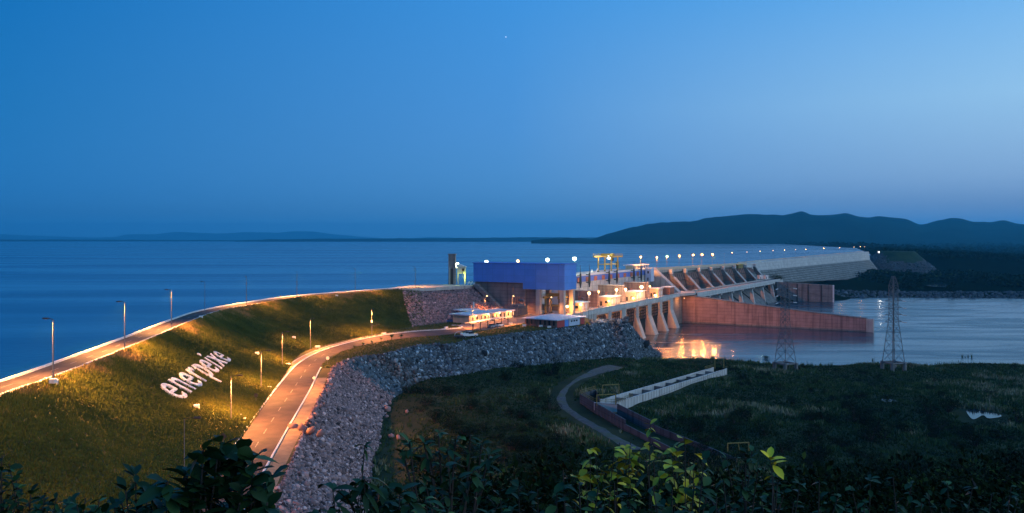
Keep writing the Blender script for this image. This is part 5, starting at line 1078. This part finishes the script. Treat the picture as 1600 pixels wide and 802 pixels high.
# lawn on the bench
nL = 9000; t0 = rng.uniform(0,1,nL*3); k0 = rng.integers(0,len(Rt)-1,nL*3)
lp_ = []; 
from mathutils.geometry import intersect_point_tri_2d
bx_ = rng.uniform(-55,60,60000); by_ = rng.uniform(225,352,60000)
def inpoly(x, y, poly):
    r = np.zeros(len(x), bool); n = len(poly); j = n-1
    for i in range(n):
        xi, yi, xj, yj = poly[i][0], poly[i][1], poly[j][0], poly[j][1]; c = ((yi > y) != (yj > y)) & (x < (xj-xi)*(y-yi)/(yj-yi+1e-9)+xi); r ^= c; j = i
    return r
rd_poly = [tuple(p) for p in Ll]+[tuple(p) for p in Rl[::-1]]; k_ = inpoly(bx_,by_,bench) & ~inpoly(bx_,by_,rd_poly) & ~inpoly(bx_,by_,yard)
bp_ = np.stack([bx_,by_,np.full(len(bx_),-9.05)],1)[k_]; of_p = [tuple(fa+fr_d*u+rd*v)[:2] for u,v in ((-1,-1),(LW+1,-1),(LW+1,dp+1),(-1,dp+1))]; bp_ = bp_[~inpoly(bp_[:,0],bp_[:,1],of_p)]
blades('lawn_grass', bp_, rng.uniform(.15,.35,len(bp_)), np.full(len(bp_),.3), M['grass'], .35+.4*fbm(bp_[:,0],bp_[:,1],33,3,.1))
# meadow
n = 190000; t_ = rng.uniform(-.24,.93,n); Yq = 105+ (400-105)*rng.uniform(0,1,n)**.85; fxx = t_*Yq; fz = G(fxx,Yq)
toe = np.array([tuple(p) for p in Rb]); k_ = (fz > -30.0)
def toe_side(x, y): return ~inpoly(x, y, [tuple(p) for p in Rt]+[tuple(p) for p in Rb[::-1]]) & ~inpoly(x, y, bench)
k_ &= toe_side(fxx,Yq) & clear(fxx,Yq)
bare = inpoly(fxx,Yq,[tuple(ground_px(*q)) for q in ((604,632),(640,622),(690,625),(680,650),(640,690),(640,750),(595,760),(585,737),(600,690))]) & (rng.uniform(0,1,n) < .8); k_ &= ~bare
fp = np.stack([fxx,Yq,fz],1)[k_]; pat = fbm(fp[:,0],fp[:,1],41,4,.035)+.6*fbm(fp[:,0],fp[:,1],42,3,.2); tall = np.clip(pat*2.2,0,1)
blades('meadow_grass', fp, (.45+.9*tall)*rng.uniform(.6,1.4,len(fp)), .38+.2*tall, M['fieldgrass'], .34+1.0*np.clip(pat,-.4,.8)+rng.normal(0,.10,len(fp)))
# reeds along the river edge
n = 2600; tx = rng.uniform(60,255,n); ty = 350+rng.uniform(0,45,n); tz = G(tx,ty); k_ = (tz > -30.15)&(tz < -28.0)&toe_side(tx,ty); rp = np.stack([tx,ty,tz],1)[k_]; blades('reeds', rp, rng.uniform(1.0,2.6,len(rp)), np.full(len(rp),.4), M['fieldgrass'], rng.uniform(.2,.8,len(rp)), 4)

# ================================================================== LEAVES, SHRUBS, TREES
def leaf_batch(base, dirv, up, Ls, Wr, droop, tone, fold=.25, rows=5):
    """base (n,3), dirv unit, up unit; returns verts, quads, tone"""
    n = len(base); side = np.cross(dirv, up); side /= np.linalg.norm(side,axis=1)[:,None]+1e-9; nrm = np.cross(side, dirv); V = np.zeros((n, rows*3, 3))
    prof = [.10,.72,1.0,.78,.0][:rows] if rows == 5 else [.15,1.0,.0]
    for r in range(rows):
        t = r/(rows-1); c = base+dirv*(Ls*t)[:,None]-np.array([0,0,1])*(Ls*droop*t*t)[:,None]; wv = (Ls*Wr*.5*prof[r])[:,None]
        V[:,r*3] = c-side*wv+nrm*wv*fold; V[:,r*3+1] = c; V[:,r*3+2] = c+side*wv+nrm*wv*fold
    q = np.array([(r*3+k, r*3+k+1, r*3+k+4, r*3+k+3) for r in range(rows-1) for k in (0,1)]); Fq = q[None]+(np.arange(n)*rows*3)[:,None,None]
    return V.reshape(-1,3), Fq.reshape(-1,4), np.repeat(tone, len(q))
def unit(v): return v/(np.linalg.norm(v,axis=1)[:,None]+1e-9)
def shrub(name, label, cat, base, tips, leafL, nper, m, tonec=.5, tspread=.2, Wr=.5, group=None, stem_r=.02, droop=.25, spread=1.0, low=.35, side_n=0, mid=None):
    o = empty(name, base, label, cat, group); st = MB(); B = []; Dv = []; b = Vector(base)
    for tp in tips:
        tp = Vector(tp); m0 = b.lerp(tp,.5)+Vector((random.uniform(-.2,.2),random.uniform(-.2,.2),.25*(tp-b).length*.3)); pts = [tuple((1-t)**2*b+2*t*(1-t)*m0+t*t*tp) for t in np.linspace(0,1,8)]; st.path(pts, stem_r, stem_r*.3, 5)
        pa = np.array(pts)
        for k in range(nper):
            t = low+(1-low)*(1-(random.random()**1.7)); i = t*7; a = int(min(6,i)); p = pa[a]+(pa[a+1]-pa[a])*(i-a); ax = pa[a+1]-pa[a]; ax /= np.linalg.norm(ax)
            ang = k*2.399+random.uniform(-.3,.3); sd = np.array([math.cos(ang),math.sin(ang),0]); el_ = random.uniform(-.45,.85)*(.5+t); d = sd*spread+ax*el_; B.append(p); Dv.append(d)
    st.build('stem', M['bark'], o); B = np.array(B); Dv = unit(np.array(Dv)); n = len(B); Ls = leafL*rng.uniform(.6,1.15,n); up = unit(np.tile([0,0,1.0],(n,1))+rng.normal(0,.3,(n,3)))
    V, Fq, T = leaf_batch(B, Dv, up, Ls, Wr*rng.uniform(.85,1.15,n), droop*rng.uniform(.3,1.6,n), np.clip(rng.normal(tonec,tspread,n),0,1)); npmesh('foliage', V, Fq, m, o, tone=T, smooth=True); return o
def gz(p, up=0): return (p[0], p[1], Gp(p[0],p[1])+up)
def near(Y, lst): return [tuple(Q(x,y,Y+random.uniform(-.25,.25)*min(1,Y/8))) for x,y in lst]
def hill_base(x, Y): X = (x-800)/F*Y; return (X, Y, Gp(X,Y)-.1)
shrub('broadleaf_shrub','big dark broadleaf shrub covering the end of the lower road','shrub', hill_base(330,6), near(6,[(345,690),(318,700),(372,705),(395,715),(425,742),(290,742),(262,752),(335,735),(380,765),(240,775),(300,778),(418,785),(355,725),(395,750),(320,760),(350,790),(270,800),(410,810),(300,730),(372,742),(330,765),(365,790),(305,755),(400,770),(285,790),(340,715)]), .205, 19, M['leaf'], .42, .2, .52, stem_r=.022, droop=.2, low=.72)
shrub('broadleaf_shrub','short dark shrub with upright leaf tips beside the big broadleaf shrub','shrub', hill_base(205,6.5), near(6.5,[(212,742),(196,765),(228,770),(180,790),(245,760),(215,795),(165,800),(262,785),(190,785),(240,790)]), .16, 17, M['leaf'], .30, .18, .42, stem_r=.018, droop=.05, low=.7)
shrub('small_leaf_bush','small leaved dark bush at the lower corner of the grass slope','bush', hill_base(30,9), near(9,[(3,712),(14,725),(2,745),(28,762),(48,768),(70,772),(88,778),(105,790),(12,785),(60,795),(120,800),(35,800),(20,770),(75,800),(45,785),(5,780),(95,800),(-10,730),(25,745)]), .13, 24, M['leaf'], .45, .22, .48, stem_r=.018, low=.6)
shrub('small_leaf_bush','low green bush between the corner bush and the dark shrub','bush', hill_base(130,8.5), near(8.5,[(112,782),(134,778),(150,790),(168,785),(128,800),(100,800),(185,800),(140,800),(155,780),(120,790)]), .17, 15, M['leaf'], .55, .2, .46, low=.7)
shrub('tall_sapling','thin sapling with drooping leaves standing before the rubble slope','sapling', hill_base(572,7), near(7,[(570,695)]), .10, 20, M['leaf'], .5, .2, .4, stem_r=.016, low=.83, droop=.5)
shrub('drooping_shrub','dark shrub of long drooping leaves around the thin sapling','shrub', hill_base(575,6.6), near(6.6,[(570,748),(545,760),(520,765),(600,755),(625,765),(560,780),(590,785),(530,790),(640,785),(500,795),(610,800)]), .24, 9, M['leaf'], .35, .18, .36, stem_r=.016, low=.8, droop=.55)
tsx = shrub('young_tree','young tree with leaf tufts and bare forked stem beside the rubble toe','tree', hill_base(700,14), near(14,[(640,690),(662,692),(685,676),(712,684),(735,680),(752,694),(668,700),(700,702),(765,710),(628,702)]), .30, 12, M['leaf'], .5, .22, .34, stem_r=.045, low=.86, droop=.35)
shrub('dark_shrub','dark leafy shrub below the young tree','shrub', hill_base(700,13), near(13,[(660,740),(700,728),(740,735),(680,765),(725,770),(760,750),(640,775),(780,785),(700,795)]), .26, 16, M['leaf'], .38, .2, .42, stem_r=.03, low=.55)
shrub('drooping_shrub','shrub with a few pale shining long leaves below the young tree','shrub', hill_base(665,9), near(9,[(665,780),(680,790),(640,795),(700,800)]), .26, 9, M['leaf'], .7, .2, .3, low=.75, droop=.5)
yl = lambda nm, lb, x, Y, tips, L_, npn, tc_, sp_=.28, **kw: shrub(nm, lb, 'shrub', hill_base(x,Y), near(Y,tips), L_, npn, M['leaf_warm_lit'], tc_, sp_, kw.pop('Wr',.62), stem_r=.012, **kw)
yl('warm_lit_shrub','warm lit yellow green shrub nearest the canal track',950,8,[(922,702),(915,725),(930,712),(905,745),(960,700),(968,692),(985,690),(978,712),(940,735),(912,750),(965,728),(985,745),(1000,702)],.135,9,.60,low=.78,droop=.4)
yl('warm_lit_shrub','slim upright sprig of green and warm lit leaves above the canal',1014,8,[(1016,662),(1020,690)],.11,10,.36,.16,Wr=.4,low=.84)
yl('warm_lit_shrub','warm lit yellow shrub right of the slim sprig',1065,7.6,[(1070,682),(1058,698),(1085,700),(1050,725),(1080,725),(1045,742),(1078,748),(1030,745),(1092,735),(1062,712)],.13,8,.66,low=.8,droop=.35)
yl('warm_lit_sprig','bright yellow sprig in warm light standing alone among dark leaves',1206,7,[(1203,716),(1208,722)],.155,4,.95,.08,Wr=.5,low=.93,droop=.15)
dk = lambda lb, x, Y, tips, L_, npn, tc_=.4, **kw: shrub('dark_shrub', lb, 'shrub', hill_base(x,Y), near(Y,tips), L_, npn, M['leaf'], tc_, .22, kw.pop('Wr',.55), stem_r=.016, **kw)
dk('dark large leaved shrub beneath the yellow green shrub by the canal track',930,7,[(880,735),(905,755),(935,760),(960,755),(985,765),(900,785),(940,790),(975,790),(870,770)],.14,14,.42,low=.55)
dk('dark shrub beneath the yellow shrub beside the slim sprig',1060,7,[(1020,760),(1050,765),(1085,755),(1110,745),(1035,790),(1075,795),(1120,775),(1010,720),(1100,715)],.13,14,.42,low=.55)
dk('dark glossy leaved shrub below the pale yellow frame',1160,8,[(1135,715),(1165,708),(1185,730),(1130,745),(1210,745),(1160,750),(1190,775),(1140,785),(1225,770),(1175,705)],.105,22,.48,low=.5)
dk('dark shrub under the bright yellow sprig',1240,7.5,[(1215,750),(1250,755),(1280,750),(1240,785),(1285,785),(1310,775),(1215,795)],.105,20,.4,low=.5)
dk('dark shrub in the lowest row of leaves, two shrubs right of the bright yellow sprig',1380,8.5,[(1330,760),(1360,748),(1395,745),(1425,755),(1350,785),(1400,785),(1440,785),(1320,790)],.11,22,.5,low=.5)
dk('dark shrub with arching leaves near the lower right corner',1500,9.5,[(1450,765),(1480,755),(1520,760),(1550,770),(1470,795),(1530,795),(1590,780),(1580,760)],.11,22,.42,low=.5)
dk('dark low shrub between the young tree and the canal track',810,9,[(780,770),(810,760),(840,765),(870,775),(800,795),(850,795)],.15,14,.38,low=.55)

# ---- bushes built of many leaf clumps: a few shapes, copied
def bush_mesh(name, seed, n, leaf, lobes=7, flat=.75, trunk=True):
    r = np.random.default_rng(seed); root = bpy.data.objects.new(name, None); COL.objects.link(root)
    lc = r.normal(0,.42,(lobes,3))*[1,1,.5]+[0,0,.62]; lr = r.uniform(.26,.5,lobes); k = r.integers(0,lobes,n); d = unit(r.normal(size=(n,3))); rad = lr[k]*r.uniform(.45,1.08,n)**.6
    p = lc[k]+d*rad[:,None]*[1,1,flat]; p[:,2] = np.maximum(p[:,2],.03); dv = unit(d+r.normal(0,.55,(n,3))+[0,0,.25]); up = unit(r.normal(0,.6,(n,3))+[0,0,1])
    V, Fq, T = leaf_batch(p, dv, up, leaf*r.uniform(.6,1.3,n), .55*np.ones(n), .2*np.ones(n), np.clip(r.normal(.42,.2,n)+(lr[k]-.38)*.6,0,1), rows=3); npmesh('crown', V, Fq, M['leaf_bush'], root, tone=T)
    st = MB()
    for i in range(lobes): st.path([(0,0,-.25),(lc[i][0]*.45,lc[i][1]*.45,lc[i][2]*.5),tuple(lc[i])], .05, .015, 4)
    st.build('trunk', M['bark'], root); return root
protos = [bush_mesh('field_bush', 101+i, n, lf, lb, fl_) for i,(n,lf,lb,fl_) in enumerate(((2200,.085,8,.8),(2400,.075,11,.65),(1700,.09,6,.95),(2600,.07,12,.75),(1600,.08,7,1.05)))]
used = set()
def put_bush(p, s, lb, group, sz=1.0, name=None):
    i = random.randrange(len(protos)); c = protos[i] if i not in used else copy_tree(protos[i]); used.add(i)
    c.location = p; c.scale = (s*random.uniform(.9,1.15), s*random.uniform(.9,1.15), s*sz); c.rotation_euler = (0,0,random.uniform(0,6.28)); tag(c, lb, 'bush', group)
    return c
for x,y,s,z_,lb in ((857,586,3.9,1.3,'taller dark bush at the foot of the rock slope above the track'),(812,576,2.4,1,'dark bush tucked against the rock slope, left of the taller one'),(790,590,2.0,1,'low dark bush below the rock slope, nearest the rubble corner'),(1196,562,1.6,1,'small dark bush on the river edge beside the pylon before the red wall'),(1452,648,4.2,.9,'wide dark bush left of the small pond'),(1482,644,4.0,1.0,'big dark rounded bush right beside the small pond'),(1545,676,1.9,.7,'dark bush just below the small pond'),(1335,660,4.0,1.1,'dark round bush in the middle of the meadow below the clear pylon'),(1362,672,3.4,1,'dark bush paired with the round one in the middle of the meadow'),(1270,690,3.2,1,'dark bush in the meadow above the bright yellow sprig'),(1240,632,2.2,.8,'low dark bush on the meadow below the pylon before the red wall'),(1372,590,1.6,.8,'low dark shrub patch on the meadow before the clear pylon'),(1590,662,4.2,.9,'dark bush at the edge of the frame past the small pond'),(1215,555,.9,1.2,'tiny bush on the water edge at the first pylon'),(700,618,2.6,.9,'bush on the dry field below the rubble, by the rock corner'),(735,640,2.8,.9,'dark bush in the field under the rock slope, second from the rock corner'),(860,640,3.2,1,'dark bush left of the track bend')):
    put_bush(ground_px(x,y), s, lb, None, z_)
def shared(region, n, smin, smax, lb, group):
    k = 0; tries = 0
    while k < n and tries < 4000:
        tries += 1; (xa,xb),(ya,yb) = region; x, y = random.uniform(xa,xb), random.uniform(ya,yb); p = ground_px(x,y)
        if p.z < -29 or not clear(np.array([p.x]),np.array([p.y]))[0] or not toe_side(np.array([p.x]),np.array([p.y]))[0]: continue
        put_bush(p, random.uniform(smin,smax), lb, group, random.uniform(.7,1.1)); k += 1
shared(((640,880),(615,745)), 52, 1.5,3.4, 'dark bush in the unlit thicket between the rubble toe and the track', 'thicket between rubble and track')
shared(((1030,1600),(650,745)), 64, 1.5,3.6, 'dark bush in the scrub along the lower meadow', 'scrub along the lower meadow')
shared(((1120,1600),(572,650)), 80, .7,2.0, 'low tussocky bush dotted over the open meadow', 'low bushes over the open meadow')
shared(((760,900),(566,600)), 10, .9,1.8, 'small bush in the strip along the rock slope foot', 'bushes along the rock slope foot')
def hillside(n, Yr, xr, hmin, hmax, top, lb, group):
    for k in range(n):
        Y = random.uniform(*Yr); x = random.uniform(*xr); X = (x-800)/F*Y; g = Gp(X,Y); zt_ = EYE-(random.uniform(*top)-HY)*Y/F; hgt = zt_-g
        if hgt < .8: continue
        c = put_bush((X,Y,g), max(hmin,min(hmax,hgt/1.25)), lb, group, 1.0); c.scale[2] = hgt/1.3
hillside(46,(22,60),(640,1620),1.6,4.5,(722,800),'dark leafy bush on the near hillside below the meadow','bushes on the near hillside'); hillside(34,(60,100),(700,1620),2.6,5,(705,780),'dark bush lower down the hillside at the meadow edge','bushes at the meadow edge of the hillside')
hillside(12,(12,22),(760,1620),1.0,2.2,(750,805),'dark small leaved bush close below the viewer','bushes close below the viewer')
# little palms on the road island
for i,(x,y,s) in enumerate(((553.5,545,1.5),(567,540.5,1.4),(581,537.5,1.5),(595.5,533.5,1.7),(612,530.5,2.2),(626.5,528.5,1.8))):
    p = P(x,y,-9); o = empty('palm_shrub', p, ords[i]+' little palm shrub on the road side lawn, counting away from the white sign', 'shrub', 'little palm shrubs'); n = 16; a = np.arange(n)*2.399; el2 = rng.uniform(.3,1.2,n); d = unit(np.stack([np.cos(a)*np.cos(el2),np.sin(a)*np.cos(el2),np.sin(el2)],1))
    MB().tube(p,p+Vector((0,0,s*.35)),.12,.08,6).build('stem', M['bark'], o); V, Fq, T = leaf_batch(np.tile([p.x,p.y,p.z+s*.3],(n,1)), d, unit(np.tile([0,0,1.0],(n,1))+rng.normal(0,.2,(n,3))), s*rng.uniform(.6,1,n), .3*np.ones(n), .3*np.ones(n), rng.uniform(.2,.8,n)); npmesh('fronds', V, Fq, M['leaf'], o, tone=T)
p = KP(1.02,14,-12); put_bush(Q(1215,440,770), 5.5, 'dark tree like bush at the far bridge end, against the stepped dam', None, 1.1)
shb = [(1232,444,2.2),(1250,446,1.8),(1272,447,2.2),(1290,447.5,1.8)]
for i,(x,y,s) in enumerate(shb): put_bush(Q(x,y,748), s*1.6, 'bush on top of the dark streaked retaining wall', 'bushes on the retaining wall', .5)
# far woodland beyond the river: reads as one mass
n = 7500; t_ = rng.uniform(.40,.78,n); Yw = 840*(5200/840)**rng.uniform(0,1,n)**1.25; X_ = t_*Yw; xs_ = np.interp(Yw, SH[:,1], SH[:,0]); dens = fbm(X_,Yw,51,3,.006); k_ = (dens > -.28+.35*np.clip(1-(Yw-840)/350,0,1)) & ((X_-xs_ > 25)|(Yw < 1300)) & (((X_-ab.x)/95)**2+((Yw-ab.y)/80)**2 > 1) & ~((Yw < 1010)&(X_ > 470)&(X_ < 560)) & (X_ > 440) & ~((np.abs(X_/Yw-.530) < .020) & (Yw < 1010))
X_, Yw = X_[k_], Yw[k_]; Zw = far_z(X_,Yw); sz = rng.uniform(2.2,4.6,len(X_)); nw = len(X_); q = 16; kk = np.repeat(np.arange(nw),q); d = unit(rng.normal(size=(nw*q,3))); base_ = np.stack([X_[kk],Yw[kk],Zw[kk]+sz[kk]*.9],1)+d*(sz[kk]*.75)[:,None]*[1,1,.8]
V, Fq, T = leaf_batch(base_, unit(d+rng.normal(0,.5,d.shape)), unit(rng.normal(0,.5,d.shape)+[0,0,1]), sz[kk]*1.1, .8*np.ones(nw*q), .2*np.ones(nw*q), np.clip(rng.normal(.4,.2,nw*q),0,1), rows=3); stuff(npmesh('far_woodland', V, Fq, M['leaf_bush'], tone=T))
n = 4200; t_ = rng.uniform(.3,.8,n); Yw = 5200+rng.uniform(-2600,1700,n); X_ = t_*Yw; xs_ = np.interp(Yw, SH[:,1], SH[:,0]); k_ = (X_-xs_ > 15)
X_, Yw = X_[k_], Yw[k_]; Zw = far_z(X_,Yw); sz = rng.uniform(4,9,len(X_)); nw = len(X_); q = 8; kk = np.repeat(np.arange(nw),q); d = unit(rng.normal(size=(nw*q,3))); base_ = np.stack([X_[kk],Yw[kk],Zw[kk]+sz[kk]*.6],1)+d*(sz[kk]*.8)[:,None]
V, Fq, T = leaf_batch(base_, unit(d+rng.normal(0,.5,d.shape)), unit(rng.normal(0,.5,d.shape)+[0,0,1]), sz[kk]*1.3, .9*np.ones(nw*q), .2*np.ones(nw*q), np.clip(rng.normal(.35,.2,nw*q),0,1), rows=3); stuff(npmesh('shore_woodland', V, Fq, M['leaf_bush'], tone=T))
for i, o in enumerate(protos):
    if i not in used:
        for c in list(o.children): bpy.data.objects.remove(c)
        bpy.data.objects.remove(o)

# ================================================================== RENDER
vs = sc.view_settings; vs.view_transform = 'Standard'; vs.look = 'None'; vs.exposure = 0; vs.gamma = 1; vs.use_curve_mapping = False
cy = sc.cycles; cy.use_denoising = True; cy.max_bounces = 5; cy.diffuse_bounces = 2; cy.glossy_bounces = 3; cy.volume_bounces = 0; cy.transmission_bounces = 2; cy.caustics_reflective = False; cy.caustics_refractive = False; cy.sample_clamp_indirect = 4; cy.use_light_tree = True
bpy.context.view_layer.update()
